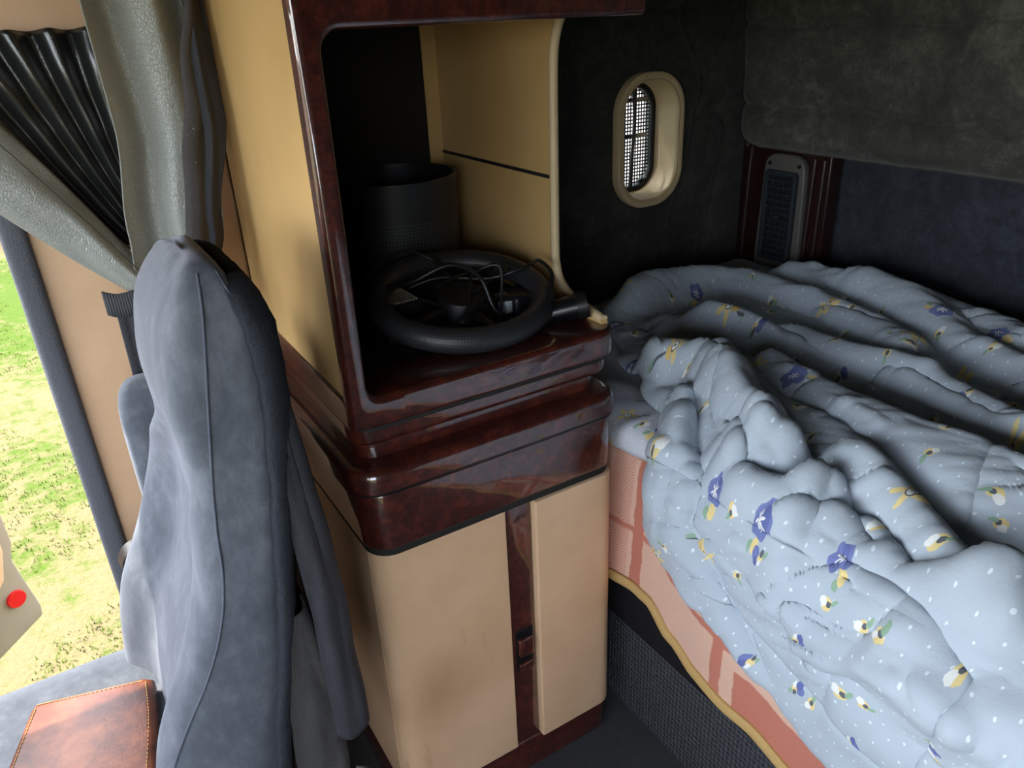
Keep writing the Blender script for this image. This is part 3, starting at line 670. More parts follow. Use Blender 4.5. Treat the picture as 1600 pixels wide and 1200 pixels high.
# ================================================================== REAR CORNER VENT
vp = empty('vent_panel', (1.76, 1.43, 0.75), 'burl corner panel with grey framed air vent beside the bunk', 'air vent')
VX = 1.742
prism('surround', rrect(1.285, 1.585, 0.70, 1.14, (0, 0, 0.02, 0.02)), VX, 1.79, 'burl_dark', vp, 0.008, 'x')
for w_, h_, o_ in ((0.122, 0.0, 0.010),):
    pts = [(1.545 + 0.012, 0.72), (1.55, 1.06), (1.535, 1.100), (1.50, 1.112), (1.38, 1.112)]
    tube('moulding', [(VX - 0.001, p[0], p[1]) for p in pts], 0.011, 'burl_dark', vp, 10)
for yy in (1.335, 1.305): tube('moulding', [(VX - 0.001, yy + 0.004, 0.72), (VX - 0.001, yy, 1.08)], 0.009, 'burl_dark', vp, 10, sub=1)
# bezel leans a little like the panel
bo = [(1.34, 0.70), (1.496, 0.70), (1.484, 1.03)] + [(1.484 - 0.04 + 0.04 * math.cos(math.radians(a)), 1.045 + 0.04 * math.sin(math.radians(a))) for a in (20, 45, 70, 90)] + [(1.388 - 0.04 * math.sin(math.radians(a)) + 0.0, 1.045 + 0.04 * math.cos(math.radians(a))) for a in (0, 20, 45, 70)] + [(1.346, 1.03)]
bez = prism('bezel', bo, VX - 0.022, VX, 'grey_plastic', vp, 0.006, 'x')
for yy in (1.463, 1.366):
    bm = bmesh.new(); bmesh.ops.create_cone(bm, cap_ends=True, segments=14, radius1=0.006, radius2=0.005, depth=0.004)
    bmesh.ops.transform(bm, matrix=Matrix.Translation((VX - 0.0235, yy, 1.058)) @ Matrix.Rotation(-PI / 2, 4, 'Y'), verts=bm.verts[:]); from_bm('screw', bm, 'black_plastic', bez)
go = rrect(1.364, 1.470, 0.795, 1.042, 0.012); gi = rrect(1.377, 1.457, 0.810, 1.028, 0.006)
gr = ring('grille_frame', go, gi, VX - 0.034, VX - 0.018, 'blue_black_plastic', vp, 'x', 0.004)
box('duct_shade_plate', VX - 0.0225, VX - 0.018, 1.363, 1.467, 0.80, 1.036, 'duct_shade', gr)  # near-black plate paints the shade inside the vent opening
for k in range(12):
    z = 0.822 + k * 0.0176; box('slat', VX - 0.031, VX - 0.021, 1.369, 1.461, z - 0.0022, z + 0.0022, 'blue_black_plastic', gr)
for k in range(4):
    y = 1.388 + k * 0.018; box('vane', VX - 0.0265, VX - 0.0215, y - 0.0014, y + 0.0014, 0.81, 1.028, 'blue_black_plastic', gr)
box('adjust_tab', VX - 0.036, VX - 0.029, 1.406, 1.424, 0.914, 0.923, 'blue_black_plastic', gr, 0.002)

# ================================================================== BED
BX = 0.845
bb = empty('bunk_base', (1.3, 0.4, 0), 'carpeted black bunk base with velvet top band beside the cabinet', 'bed base')
box('riser', BX, 1.78, -0.77, 1.58, 0.0, 0.252, 'riser', bb, 0.006)
box('top_band', BX - 0.012, 1.78, -0.77, 1.58, 0.250, 0.372, 'black_velvet', bb, 0.014)
mt_ = prism('mattress', rrect(BX + 0.01, 1.76, -0.75, 1.57, 0.05), 0.372, 0.690, 'black_velvet', None, 0.05, seg=4)
tag(mt_, 'thick bunk mattress hidden under the bedding', 'mattress')

def base_pt(a, y, zt, xf, r=0.055):
    """profile over the front edge of the bunk: a > 0 runs back along the top, a < 0 hangs down. Returns point, normal."""
    q = r * PI / 4
    if a > q: return Vector((xf + r + (a - q), y, zt)), Vector((0, 0, 1))
    if a < -q: return Vector((xf, y, zt - r - (-a - q))), Vector((-1, 0, 0))
    th = (a + q) / (2 * q) * PI / 2
    return Vector((xf + r - r * math.cos(th), y, zt - r + r * math.sin(th))), Vector((-math.cos(th), 0, math.sin(th)))

# ---- peach plaid fleece hanging over the bunk front
hemz = [(-0.8, 0.24), (0.30, 0.262), (0.53, 0.280), (0.64, 0.312), (0.755, 0.326), (0.83, 0.352), (0.89, 0.394), (0.94, 0.402), (1.06, 0.392)]
def blank_off(y, u): return 0.012 + 0.012 * (1 - u) * (1 + math.sin(y * 19 + 1.0)) + 0.007 * math.sin(y * 11) * (1 - u)
rows = []; uvs = []; hem = []
NYB = 150
for i in range(NYB + 1):
    y = lerp(-0.7, 1.13, i / NYB); zh = tab(y, hemz); row = []
    for j in range(40):
        u = j / 39; L = (0.703 - zh) + 0.30; s_ = u * L
        p, nn = base_pt(s_ - (0.703 - zh), y, 0.703, BX - 0.004, 0.05)
        hang = max(0, min(1, (0.70 - p.z) / 0.3)); p = p + nn * (0.004 + 0.012 * hang + 0.016 * hang * (0.6 + 0.4 * math.sin(y * 19 + 1)) + 0.006 * hang * noise.noise((y * 9, p.z * 5, 0)))
        row.append(tuple(p)); uvs.append((y, s_))
        if j == 0: hem.append(p.copy())
    rows.append(row)
bk = empty('fleece_blanket', (0.85, 0.4, 0.72), 'peach and rust plaid fleece blanket hanging over the bunk front', 'blanket')
grid('fleece', rows, 'blanket', bk, None, uvs, 0.006)
bd = tube('binding', [p + Vector((-0.002, 0, 0.006)) for p in hem[::2]], 0.0065, 'binding', bk, 10, sub=2, flat=2.1)
bd['label'] = 'mustard satin binding along the blanket hem'

# ---- white floral sheet at the head corner beside the cabinet
rows = []; uvs = []
for i in range(60):
    y = lerp(0.72, 1.56, i / 59); row = []
    for j in range(70):
        s_ = lerp(-0.040 - 0.004 * math.sin(y * 20), 0.62, j / 69)
        zt = 0.742
        p, nn = base_pt(s_, y, zt, BX - 0.022, 0.035)
        h = 0.010 * noise.noise((s_ * 7, y * 7, 3)) + 0.006 * noise.noise((s_ * 18, y * 14, 6)) + 0.008 * math.exp(-((s_ * 0.4 + y - 0.99) / 0.02) ** 2)
        row.append(tuple(p + nn * h)); uvs.append((y + 3.1, s_ + 1.07))
    rows.append(row)
tag(grid('bed_sheet', rows, 'sheet_print', None, None, uvs, 0.006), 'white floral sheet corner hanging beside the cabinet, under the comforter', 'sheet')

# ---- comforter: ridges and creases in bed coordinates (metres back from the front edge, metres across)
RID = [  # polyline (m back from the front edge, m across), front half width, height, steepness, rear half width
 ([(0.768, 1.366), (0.835, 1.219), (0.835, 1.01), (0.806, 0.77), (0.787, 0.473)], 0.085, 0.055, 2.2, 0.085),
 ([(0.288, 1.444), (0.509, 1.425), (0.623, 1.368), (0.68, 1.224), (0.68, 1.068), (0.623, 0.877), (0.528, 0.714)], 0.055, 0.056, 2.4, 0.06),
 ([(0.804, 1.142), (0.755, 0.922), (0.696, 0.766), (0.666, 0.647), (0.637, 0.394)], 0.04, 0.042, 2.2, 0.04),
 ([(0.356, 1.243), (0.409, 1.159), (0.454, 0.987), (0.473, 0.777), (0.45, 0.636), (0.429, 0.516), (0.403, 0.327)], 0.030, 0.070, 2.4, 0.055),
 ([(0.078, 1.135), (0.148, 1.107), (0.187, 1.041), (0.203, 0.964), (0.149, 0.821), (0.087, 0.696), (0.079, 0.61)], 0.04, 0.066, 2.8, 0.020),
 ([(0.135, 0.647), (0.15, 0.589), (0.104, 0.485), (0.069, 0.4), (0.052, 0.25)], 0.034, 0.034, 2.4, 0.026),
 ([(0.337, 1.0), (0.309, 0.883), (0.29, 0.77), (0.275, 0.577), (0.28, 0.432), (0.278, 0.196)], 0.12, 0.056, 2.6, 0.022),
 ([(0.127, 0.948), (0.047, 0.882), (-0.04, 0.86), (-0.141, 0.872)], 0.05, 0.036, 2.2, 0.045),
 ([(0.161, 0.936), (0.131, 0.847), (0.096, 0.787), (0.034, 0.689)], 0.028, 0.036, 2.2, 0.022),
 ([(0.07, 0.759), (0.023, 0.663), (0.053, 0.575)], 0.034, 0.024, 2.0, 0.024),
 ([(0.025, 0.604), (-0.04, 0.56), (-0.1, 0.58)], 0.05, 0.018, 2.0, 0.03),
 ([(-0.02, 0.42), (-0.05, 0.3), (-0.04, 0.15)], 0.06, 0.024, 2.2, 0.03),
 ([(-0.16, 0.46), (-0.18, 0.34), (-0.16, 0.18)], 0.07, 0.018, 2.0, 0.04),
 ([(-0.06, 0.8), (-0.14, 0.78), (-0.22, 0.72)], 0.05, 0.016, 2.0, 0.04),
 ([(0.103, 0.909), (0.0, 0.768), (-0.067, 0.755), (-0.132, 0.691), (-0.195, 0.63), (-0.277, 0.531)], 0.045, 0.024, 1.6, 0.008),
 ([(-0.077, 0.560), (-0.06, 0.439), (-0.041, 0.354), (-0.059, 0.25)], 0.055, 0.024, 1.6, 0.009),
 ([(0.033, 0.58), (0.057, 0.513), (0.027, 0.427), (0.043, 0.368), (0.094, 0.30)], 0.035, 0.020, 1.6, 0.009),
 ([(0.13, 0.86), (0.05, 0.75), (0.02, 0.69), (0.031, 0.614), (0.10, 0.56)], 0.030, 0.022, 1.6, 0.009),
]
CRE = [  # polyline, width, depth
 ([(0.479, 1.371), (0.458, 1.061), (0.454, 0.891), (0.468, 0.731), (0.439, 0.579), (0.424, 0.415)], 0.03, 0.03),
 ([(0.334, 1.134), (0.313, 0.983), (0.235, 0.819), (0.232, 0.719), (0.217, 0.598), (0.172, 0.475)], 0.016, 0.026),
 ([(0.139, 0.944), (0.0, 0.768), (-0.067, 0.755), (-0.132, 0.691), (-0.195, 0.63), (-0.277, 0.531)], 0.013, 0.026),
 ([(0.133, 0.88), (0.067, 0.764), (0.027, 0.695), (0.041, 0.621), (0.125, 0.602)], 0.012, 0.026),
 ([(-0.077, 0.538), (-0.06, 0.439), (-0.041, 0.354), (-0.059, 0.311)], 0.014, 0.022),
 ([(0.044, 0.577), (0.077, 0.524), (0.036, 0.431), (0.058, 0.374), (0.128, 0.344)], 0.012, 0.02),
 ([(0.197, 0.541), (0.126, 0.411), (0.143, 0.352), (0.136, 0.208)], 0.013, 0.02),
 ([(0.015, 0.611), (0.056, 0.553), (0.033, 0.466)], 0.01, 0.012),
 ([(0.718, 1.454), (0.713, 1.246), (0.697, 1.08), (0.718, 0.935)], 0.022, 0.022),
 ([(0.905, 1.298), (0.925, 1.09), (0.894, 0.883)], 0.016, 0.02),
 ([(0.78, 1.142), (0.738, 1.018), (0.676, 0.935)], 0.012, 0.016),
 ([(-0.161, 0.717), (-0.192, 0.555), (-0.221, 0.409), (-0.216, 0.327), (-0.167, 0.234), (-0.15, 0.1)], 0.006, 0.01),
 ([(0.019, 0.547), (0.011, 0.448), (0.005, 0.349), (-0.021, 0.289), (-0.079, 0.299), (-0.148, 0.315), (-0.281, 0.331)], 0.006, 0.011),
 ([(0.424, 0.497), (0.241, 0.467), (0.143, 0.421)], 0.005, 0.008),
 ([(0.614, 1.267), (0.645, 1.038), (0.64, 0.831), (0.609, 0.623), (0.583, 0.415)], 0.005, 0.006),
 ([(0.292, 1.122), (0.188, 0.935), (0.0, 0.7)], 0.005, 0.005),
]
def pdist(A, Y, poly):
    D = np.full(A.shape, 1e9); T = np.zeros(A.shape); G = np.zeros(A.shape); tot = sum(math.dist(p, q) for p, q in zip(poly, poly[1:])); acc = 0
    for (ax, ay), (bx, by) in zip(poly, poly[1:]):
        ux, uy = bx - ax, by - ay; L2 = ux * ux + uy * uy; t_ = np.clip(((A - ax) * ux + (Y - ay) * uy) / L2, 0, 1)
        d = np.hypot(A - ax - t_ * ux, Y - ay - t_ * uy); m = d < D; D = np.where(m, d, D); G = np.where(m, np.sign(ux * (Y - ay) - uy * (A - ax)), G); T = np.where(m, (acc + t_ * math.sqrt(L2)) / tot, T); acc += math.sqrt(L2)
    return D, T, G
drop_t = [(-0.8, 0.40), (0.30, 0.385), (0.396, 0.352), (0.46, 0.315), (0.58, 0.262), (0.72, 0.215), (0.80, 0.185), (0.86, 0.150), (0.90, 0.12)]
yl_t = [(-1.0, 0.862), (-0.5, 0.862), (-0.1, 0.872), (0.02, 0.89), (0.08, 0.94), (0.13, 1.06), (0.2, 1.22), (0.34, 1.46), (0.5, 1.54), (1.0, 1.55)]
NS, NV = 300, 330
S = np.concatenate([np.linspace(-1, 0, 90)[:-1], np.linspace(0, 0.885, NS - 89)])
A = np.zeros((NS, NV)); Y = np.zeros((NS, NV))
for i, s_ in enumerate(S):
    yl = tab(s_, yl_t)
    for j in range(NV):
        fj = j / (NV - 1); y = lerp(-0.45, 0.80, (fj / 0.78) ** 0.85) if fj < 0.78 else lerp(0.80, yl, (fj - 0.78) / 0.22); A[i, j] = s_ * tab(y, drop_t) if s_ < 0 else s_; Y[i, j] = y
nz = np.zeros((NS, NV)); wa = np.zeros((NS, NV)); wy = np.zeros((NS, NV))
for i in range(NS):
    for j in range(NV):
        a, y = A[i, j], Y[i, j]
        wa[i, j] = 0.016 * noise.noise((a * 8, y * 8, 1.1)); wy[i, j] = 0.016 * noise.noise((a * 8, y * 8, 7.7))
        q = noise.noise((a * 5, y * 5, 0.2)); r1 = 1 - abs(noise.noise((a * 22 + y * 8 + 2 * q, y * 7, 2.2))); r2 = 1 - abs(noise.noise((a * 48 + y * 18, y * 16 + 2 * q, 5.2)))
        nz[i, j] = 0.012 * q + 0.003 * (r1 ** 4 - 0.4) + 0.0016 * (r2 ** 4 - 0.4)
Aw, Yw = A + wa, Y + wy
Hh = np.zeros((NS, NV))
for poly, w_, h_, p_, wb_ in RID:
    D, T, G = pdist(Aw, Yw, poly); w_ = np.where(G < 0, w_, wb_); e = np.clip(np.minimum(T, 1 - T) / 0.10, 0.35, 1)
    Hh += 1.25 * h_ * e * np.exp(-(D / w_) ** p_)
for poly, w_, h_ in CRE:
    D, T, G = pdist(Aw, Yw, poly); e = np.clip(np.minimum(T, 1 - T) / 0.15, 0.1, 1)
    Hh -= 1.35 * h_ * e * np.exp(-(D / w_) ** 1.2)
Hh += nz
rw = random.Random(21)                      # small wrinkles, mostly running with the big folds
for k in range(300):
    a0, y0 = rw.uniform(-0.34, 0.85), rw.uniform(-0.2, 1.45); an = rw.gauss(1.95, 0.45); L = rw.uniform(0.06, 0.24); bend = rw.uniform(-0.5, 0.5)
    poly = [(a0 + L * (u - 0.5) * math.cos(an + bend * (u - 0.5)), y0 + L * (u - 0.5) * math.sin(an + bend * (u - 0.5))) for u in (0, 0.25, 0.5, 0.75, 1)]
    m = (np.abs(Aw - a0) < 0.17) & (np.abs(Yw - y0) < 0.17)
    if not m.any(): continue
    D, T, G = pdist(Aw[m], Yw[m], poly); e = np.sin(np.pi * np.clip(T, 0.02, 0.98)); wd = rw.uniform(0.005, 0.011)
    Hh[m] += rw.choice((1, 1, 1, -0.8)) * rw.uniform(0.003, 0.011) * e * np.exp(-(D / wd) ** 1.6)
ledge = np.clip((np.array([tab(s_, yl_t) for s_ in S])[:, None] - Y) / 0.05, 0, 1)
rows = []; uvs = []
for i in range(NS):
    row = []
    for j in range(NV):
        a, y = A[i, j], Y[i, j]; zt = 0.748
        p, nn = base_pt(a, y, zt, BX - 0.045, 0.075)
        h = max(Hh[i, j], -0.022); edge = ledge[i, j]
        hang = max(0.0, min(1.0, -a / 0.1)); endf = 1.0
        if S[i] < 0: endf = min(1.0, (S[i] + 1) / 0.12)
        puff = 0.012 * math.sqrt(max(0, 1 - (1 - min(edge, endf)) ** 2))
        p = p + nn * (h * (0.3 + 0.7 * edge) * (0.75 if hang else 1) * (0.4 + 0.6 * endf) + puff)
        row.append(tuple(p)); uvs.append((y, a + 1.0))
    rows.append(row)
tag(grid('comforter', rows, 'comforter_print', None, None, uvs, 0.014), 'rumpled pale blue floral comforter heaped over the bunk', 'comforter')

# ================================================================== PASSENGER SEAT
def spl(t, pts):                       # monotone-ish cubic lookup
    if t <= pts[0][0]: return pts[0][1]
    if t >= pts[-1][0]: return pts[-1][1]
    for k in range(len(pts) - 1):
        (a, va), (b, vb) = pts[k], pts[k + 1]
        if t <= b:
            ma = (vb - pts[k - 1][1]) / (b - pts[k - 1][0]) if k else (vb - va) / (b - a)
            mb = (pts[k + 2][1] - va) / (pts[k + 2][0] - a) if k + 2 < len(pts) else (vb - va) / (b - a)
            h = b - a; u = (t - a) / h
            return (2 * u ** 3 - 3 * u * u + 1) * va + (u ** 3 - 2 * u * u + u) * h * ma + (-2 * u ** 3 + 3 * u * u) * vb + (u ** 3 - u * u) * h * mb
st = empty('passenger_seat', (0.0, 1.08, 0.0), 'grey-blue velour passenger seat with high backrest', 'seat')
seam_t = [(0.30, -0.10), (0.45, -0.075), (0.571, -0.040), (0.70, 0.030), (0.80, 0.066), (0.90, 0.078), (1.03, 0.096), (1.167, 0.118), (1.25, 0.13)]
rear_t = [(0.30, 0.070), (0.529, 0.106), (0.70, 0.140), (0.85, 0.160), (1.03, 0.180), (1.10, 0.182), (1.16, 0.176), (1.25, 0.165)]
fwd_t = [(0.30, 0.0), (0.45, 0.012), (0.60, 0.026), (0.75, 0.034), (0.88, 0.028), (0.95, 0.024), (1.05, 0.040), (1.15, 0.042), (1.25, 0.02)]
out_t = [(0.30, 1.33), (0.60, 1.335), (0.78, 1.32), (0.88, 1.26), (0.96, 1.17), (1.05, 1.15), (1.16, 1.12), (1.25, 1.09)]
dep_t = [(0.30, 0.045), (0.60, 0.055), (0.80, 0.040), (0.95, 0.015), (1.05, 0.0), (1.25, 0.0)]
YI = 0.85
levels = [lerp(0.33, 1.13, k / 44) for k in range(45)]
top_z, dome = 1.13, 0.088
levels += [top_z + dome * math.sin(a * PI / 2 / 12) for a in range(1, 13)]
rows = []; NP = 120; pipe = []; hull = []; rear_line = []
for z in levels:
    k = 1.0
    if z > top_z: k = math.sqrt(max(0.0, 1 - ((z - top_z) / (dome * 1.004)) ** 2))
    zz = min(z, 1.2)
    xs, xr, yo = spl(zz, seam_t), spl(zz, rear_t), spl(zz, out_t); fw = spl(zz, fwd_t); dp = spl(zz, dep_t)
    xf = xs - fw; xc, hx = (xf + xr) / 2, (xr - xf) / 2; yc, hy = (YI + yo) / 2, (yo - YI) / 2
    kx, ky = 0.25 + 0.75 * k, 0.55 + 0.45 * k
    if z >= levels[-1] - 1e-6: kx, ky = 0.12, 0.4
    row = []
    for j in range(NP):
        th = 2 * PI * j / NP; c, s_ = math.cos(th), math.sin(th); ee = 0.42
        x = xc + hx * kx * math.copysign(abs(c) ** ee, c); y = yc + hy * ky * math.copysign(abs(s_) ** 0.36, s_)
        if c < 0:
            q = min(1, abs(y - yc) / hy); u_ = max(0.0, min(1.0, (0.80 - q) / 0.34)); x += dp * (u_ * u_ * (3 - 2 * u_)) * min(1, -c * 3)
        nn = 0.0022 * noise.noise((x * 14, y * 14, z * 9)) + 0.0012 * noise.noise((x * 40, y * 40, z * 25))
        row.append((x + nn, y + nn, z + (0.010 * (1 - k) * noise.noise((x * 20, y * 20, 1)))))
    rows.append(row)
    half = row[NP // 2:] + row[:1]          # inboard side, front to rear
    def cross(xq):
        for p_, q_ in zip(half, half[1:]):
            if p_[0] <= xq <= q_[0]:
                u = (xq - p_[0]) / max(1e-6, q_[0] - p_[0]); return (xq, lerp(p_[1], q_[1], u) - 0.0006, lerp(p_[2], q_[2], u))
    for lst, xq in ((pipe, xc + (xs - xc) * kx), (rear_line, xc + (xr - 0.016 - xc) * kx)):
        c_ = cross(xq) if z < top_z + 0.082 else None
        if c_: lst.append(c_)
    hull.append((xc + hx * kx, yc - hy * ky, yc + hy * ky, z, k))
bkr = grid('backrest', rows, 'seat', st, None, wrap=True)
bm = bmesh.new(); bm.from_mesh(bkr.data); bmesh.ops.holes_fill(bm, edges=[e for e in bm.edges if e.is_boundary], sides=0); bmesh.ops.recalc_face_normals(bm, faces=bm.faces[:]); bm.to_mesh(bkr.data); bm.free(); bkr.data.shade_smooth()
tube('piping', pipe[4::3], 0.0017, 'piping', bkr, 8, sub=3)
tube('piping', rear_line[4::3], 0.0014, 'piping', bkr, 8, sub=3)
# dark pile panel on the back
rows = []
for xr_, ya, yb, z, k in hull[2:-6]:
    row = []
    for j in range(33):
        u = j / 32; y = lerp(ya + 0.003 + 0.05 * (1 - k), yb - 0.003 - 0.05 * (1 - k), u); b_ = 0.034 * (0.35 + 0.65 * k) * (1 - abs(2 * u - 1) ** 9)
        row.append((xr_ - 0.024 + b_ + 0.004 * random.random() * k, y, z))
    rows.append(row)
bp = grid('back_panel', rows, 'fleece', st, None, thick=-0.012); bp['label'] = 'dark fluffy pile covering the back of the seat'
# cushion
def pillow(name, x0, x1, y0, y1, z0, z1, mat, parent, e1=0.35, e2=0.45, dish=0.0, nu=56, nv=28):
    rows = []
    for i in range(nv + 1):
        ph = -PI / 2 + PI * i / nv; cp, sp = max(0.0, math.cos(ph)), math.sin(ph); row = []
        for j in range(nu):
            th = 2 * PI * j / nu; c, s_ = math.cos(th), math.sin(th)
            X = cp ** e2 * math.copysign(abs(c) ** e1, c); Yy = cp ** e2 * math.copysign(abs(s_) ** e1, s_); Z = math.copysign(abs(sp) ** e2, sp)
            z = (z0 + z1) / 2 + Z * (z1 - z0) / 2
            if sp > 0: z -= dish * max(0, 1 - (Yy / 0.8) ** 2) * max(0, 1 - X ** 4)
            row.append(((x0 + x1) / 2 + X * (x1 - x0) / 2, (y0 + y1) / 2 + Yy * (y1 - y0) / 2, z))
        rows.append(row)
    return grid(name, rows, mat, parent, None, wrap=True)
pillow('seat_cushion', -0.62, 0.055, 0.83, 1.345, 0.25, 0.435, 'seat', st, 0.3, 0.42, 0.03)
ar = pillow('armrest', 0.018, 0.150, 1.322, 1.385, 0.60, 0.925, 'seat', st, 0.5, 0.5); ar['label'] = 'folded-up armrest beside the backrest'
bm = bmesh.new(); bmesh.ops.create_cone(bm, cap_ends=True, segments=24, radius1=0.038, radius2=0.034, depth=0.03)
bmesh.ops.transform(bm, matrix=Matrix.Translation((-0.012, 1.35, 0.575)) @ Matrix.Rotation(PI / 2, 4, 'X'), verts=bm.verts[:]); from_bm('recline_knob', bm, 'black_plastic', st)
box('base', -0.50, 0.13, 0.87, 1.40, 0.0, 0.27, 'black_plastic', st, 0.02)  # widened to keep the sun off the floor behind the seat

# ---- brown leather bag on the cushion
bg_ = empty('leather_bag', (-0.13, 1.10, 0.41), 'worn brown leather bag lying on the seat cushion', 'bag')
bo_ = [(-0.235, 1.225), (-0.225, 1.238), (-0.062, 1.194), (-0.048, 1.183), (-0.055, 1.12), (-0.076, 0.97), (-0.30, 1.01), (-0.30, 1.03)]
zb = lambda x, y: 0
bod = prism('body', bo_, 0.407, 0.447, 'leather', bg_, 0.014, 'z', 4)
def on_bag(x, y): return (x, y, 0.4475)
for pts in ([(-0.222, 1.226), (-0.150, 1.206), (-0.066, 1.182)], [(-0.061, 1.176), (-0.069, 1.09), (-0.088, 0.985)], [(-0.226, 1.218), (-0.258, 1.12), (-0.285, 1.03)]):
    P0 = smooth_path([Vector(on_bag(*p)) for p in pts], 14)
    bm = bmesh.new()
    for a_, b_ in zip(P0[::1], P0[1::1]):
        m_ = (a_ + b_) / 2; d_ = (b_ - a_).normalized(); r_ = bmesh.ops.create_cube(bm, size=1.0)
        bmesh.ops.transform(bm, matrix=Matrix.Translation(m_) @ Matrix.Rotation(math.atan2(d_.y, d_.x), 4, 'Z') @ Matrix.Diagonal((0.0042, 0.0012, 0.0012, 1)), verts=r_['verts'])
    tag(from_bm('stitching', bm, 'leather_thread', bg_), kind='stuff')
fl = prism('strap_flap', [(-0.178, 0.985), (-0.172, 0.998), (-0.135, 1.022), (-0.13, 0.96), (-0.17, 0.96)], 0.447, 0.452, 'bag_flap', bg_, 0.0015); fl['label'] = 'dark strap end'

# ================================================================== CURTAINS
def pleat_surface(name, rows_def, mat, parent, nx=70, nz=70, thick=0.002, phase=0.0):
    """rows_def: (z, x0, x1, y, amp, pleats) from the top down"""
    R = []
    for i in range(nz):
        u = i / (nz - 1) * (len(rows_def) - 1); k = min(int(u), len(rows_def) - 2); f = u - k; f2 = f * f * (3 - 2 * f); a, b = rows_def[k], rows_def[k + 1]
        z = lerp(a[0], b[0], f); x0, x1, yy, amp, pl_ = [lerp(a[q], b[q], f2) for q in range(1, 6)]; row = []
        for j in range(nx):
            v_ = j / (nx - 1); w_ = v_ + 0.04 * math.sin(5 * v_ + z * 4)
            off = amp * math.sin(2 * PI * pl_ * w_ + phase) + 0.16 * amp * math.sin(2 * PI * pl_ * 2.3 * w_ + 1.7 + z * 3) + 0.005 * noise.noise((v_ * 4, z * 6, 3.3))
            row.append((lerp(x0, x1, v_) + 0.3 * amp * math.cos(2 * PI * pl_ * w_ + phase), yy - off, z))
        R.append(row)
    return grid(name, R, mat, parent, None, thick=thick)
# main grey curtain, hanging in front of the pillar and gathered by the strap
c1 = empty('vinyl_curtain', (0.2, 1.39, 1.0), 'light grey vinyl curtain hanging in broad folds behind the seat', 'curtain')
pleat_surface('cloth', [(1.97, 0.13, 0.285, 1.385, 0.018, 1.6), (1.50, 0.128, 0.290, 1.385, 0.020, 1.5), (1.32, 0.130, 0.285, 1.380, 0.020, 1.4), (1.16, 0.110, 0.262, 1.375, 0.019, 1.4),
                        (1.04, 0.098, 0.20, 1.37, 0.015, 1.4), (0.98, 0.095, 0.17, 1.40, 0.012, 1.4), (0.80, 0.08, 0.15, 1.425, 0.010, 1.4)], 'curtain_grey', c1, 90, 110, phase=2.6)
ht = grid('hook_tape', [[(x_ - 0.001 + wv_ * s_, 1.332 - 0.004 * math.sin(PI * q) , z_) for q, s_ in ((0, -1), (0.33, -0.33), (0.66, 0.33), (1, 1))] for z_, x_, wv_ in
     [(lerp(1.52, 1.02, k / 30), tab(lerp(1.52, 1.02, k / 30), [(1.02, 0.183), (1.20, 0.212), (1.35, 0.238), (1.50, 0.262)]) + 0.003 * math.sin(k * 0.8), tab(lerp(1.52, 1.02, k / 30), [(1.02, 0.0145), (1.15, 0.0145), (1.30, 0.012), (1.42, 0.006), (1.52, 0.003)])) for k in range(31)]], 'hook_tape', c1, None, thick=0.003)
ht['label'] = 'dark fuzzy hook tape strip with lint'
pleat_surface('return_edge', [(1.97, 0.262, 0.296, 1.40, 0.010, 0.8), (1.50, 0.262, 0.298, 1.375, 0.012, 0.8), (1.33, 0.255, 0.293, 1.362, 0.012, 0.8), (1.15, 0.228, 0.255, 1.36, 0.010, 0.8), (1.02, 0.19, 0.215, 1.37, 0.008, 0.8)], 'curtain_dark', c1, 30, 60)
# black door curtain, swept aside in tight pleats, grey hem band
c2 = empty('door_curtain', (0.05, 1.43, 1.1), 'black pleated door curtain swept back with a grey hem', 'curtain')
def quad(p0, p1, p2, u): return p0 * ((1 - u) ** 2) + p1 * (2 * u * (1 - u)) + p2 * (u * u)
R = []
for i in range(90):
    v_ = i / 89; row = []
    top = Vector((lerp(-0.09, 0.20, v_), 1.438, 1.462)); end = Vector((lerp(0.108, 0.165, v_), 1.448, lerp(1.115, 1.20, v_)))
    mid = (top + end) / 2 + Vector((-0.012, 0, -0.012)); nrm_ = Vector((0.0, -1, 0.15))
    for j in range(50):
        u = j / 49; p = quad(top, mid, end, u); fold = math.sin(2 * PI * 5.5 * v_ + 0.5) ; amp = lerp(0.012, 0.007, u)
        bulge = 0.012 * math.sin(PI * min(1, u * 4) / 2); p = p + nrm_ * (amp * fold + bulge - 0.004 + 0.003 * noise.noise((v_ * 9, u * 7, 1)))
        row.append(tuple(p))
    R.append(row)
grid('pleats', R, 'curtain_black', c2, None, thick=0.002)
R = []
for i in range(26):
    v_ = i / 25; row = []
    for j in range(60):
        u = j / 59
        lo = quad(Vector((-0.30, 1.43, 1.50)), Vector((-0.03, 1.38, 1.17)), Vector((0.108, 1.375, 1.045)), u); hi = quad(Vector((-0.13, 1.43, 1.50)), Vector((0.015, 1.41, 1.30)), Vector((0.118, 1.385, 1.105)), u)
        p = lo.lerp(hi, v_); p.y += -0.030 * math.sin(PI * v_) * (0.35 + 0.65 * u) + 0.006 * noise.noise((v_ * 4, u * 5, 8)); row.append(tuple(p))
    R.append(row)
hb_ = grid('hem_band', R, 'curtain_grey', c2, None, thick=0.002); hb_['label'] = 'wide light grey vinyl hem'
tube('hem_stitch', [quad(Vector((-0.16, 1.418, 1.50)), Vector((0.005, 1.390, 1.275)), Vector((0.115, 1.362, 1.092)), u / 12) + Vector((0, -0.016, 0)) for u in range(13)], 0.0007, 'black_rubber', c2, 6, sub=3)
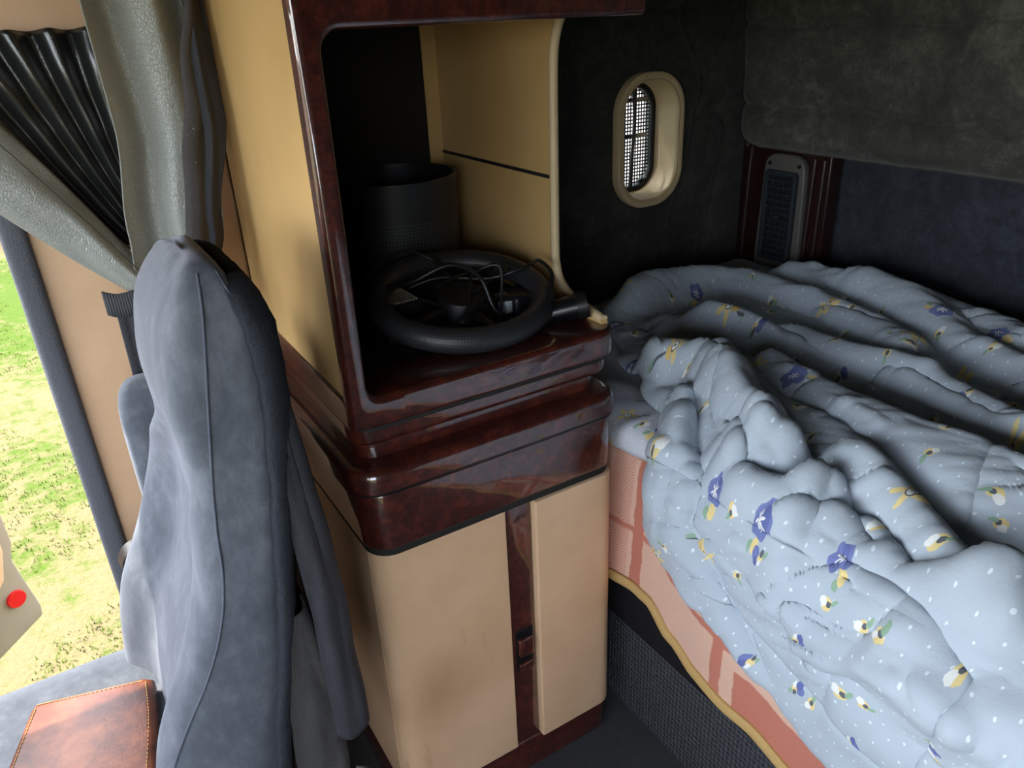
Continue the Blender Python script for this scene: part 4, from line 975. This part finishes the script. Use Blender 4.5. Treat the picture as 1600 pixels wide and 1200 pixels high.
# strap
tbk = empty('tieback_strap', (0.1, 1.36, 1.04), 'short dark webbing strap holding the curtains behind the seat', 'strap')
R = [[(lerp(0.046, 0.20, u / 20), 1.345 - 0.018 * math.sin(PI * u / 20) + 0.012 * abs(u - 10) / 10, lerp(1.078, 1.062, u / 20) - 0.040 * q - 0.004 * math.sin(u * 0.7)) for q in (0, 0.33, 0.66, 1)] for u in range(21)]
grid('webbing', R, 'webbing', tbk, 50, thick=0.004)
tbx = grid('hanging_end', [[(lerp(0.060, 0.112, q / 5) - 0.004 * (k / 20), 1.385 + 0.006 * math.sin(q * 1.1), lerp(1.04, 0.72, k / 20)) for q in range(6)] for k in range(21)], 'curtain_dark', tbk, None, thick=0.003)
# loose cover hanging behind the seat back, two flaps with rounded lower edges
def flap(name, z1, z0, xt, xb, start, y1, mat, lab):
    R = []
    for k in range(60):
        u = k / 59; xf = lerp(xt, xb, u) + 0.010 * math.sin(PI * u); xs_ = start(u); row = []
        for j in range(44):
            v_ = j / 43; r_ = 0.016
            if v_ < 0.40: q = v_ / 0.40; x, y = lerp(xs_, xf - r_, q), 0.870 - 0.006 * math.sin(PI * q)
            elif v_ < 0.60: th = (v_ - 0.40) / 0.20 * PI / 2; x, y = xf - r_ + r_ * math.sin(th), 0.870 + r_ - r_ * math.cos(th)
            else: x, y = xf, lerp(0.870 + r_, y1, (v_ - 0.60) / 0.40)
            cr = 0.020 * (abs(v_ - 0.30) / 0.30) ** 2.5 if v_ < 0.6 else 0.02
            z = lerp(z1, z0 + cr, u); row.append((x + 0.003 * noise.noise((v_ * 5, u * 6, 2)), y + 0.004 * noise.noise((v_ * 6, u * 5, 9)), z))
        R.append(row)
    o = grid(name, R, mat, st, None, thick=0.006); o['label'] = lab; return o
flap('back_cover', 1.05, 0.452, 0.192, 0.224, lambda u: lerp(0.165, 0.176, u), 1.20, 'curtain_dark', 'loose dark grey cover hanging behind the backrest')
flap('back_pocket', 0.72, 0.372, 0.166, 0.180, lambda u: lerp(0.120, 0.105, u), 1.22, 'curtain_brown', 'grey-brown lower flap of the seat cover')
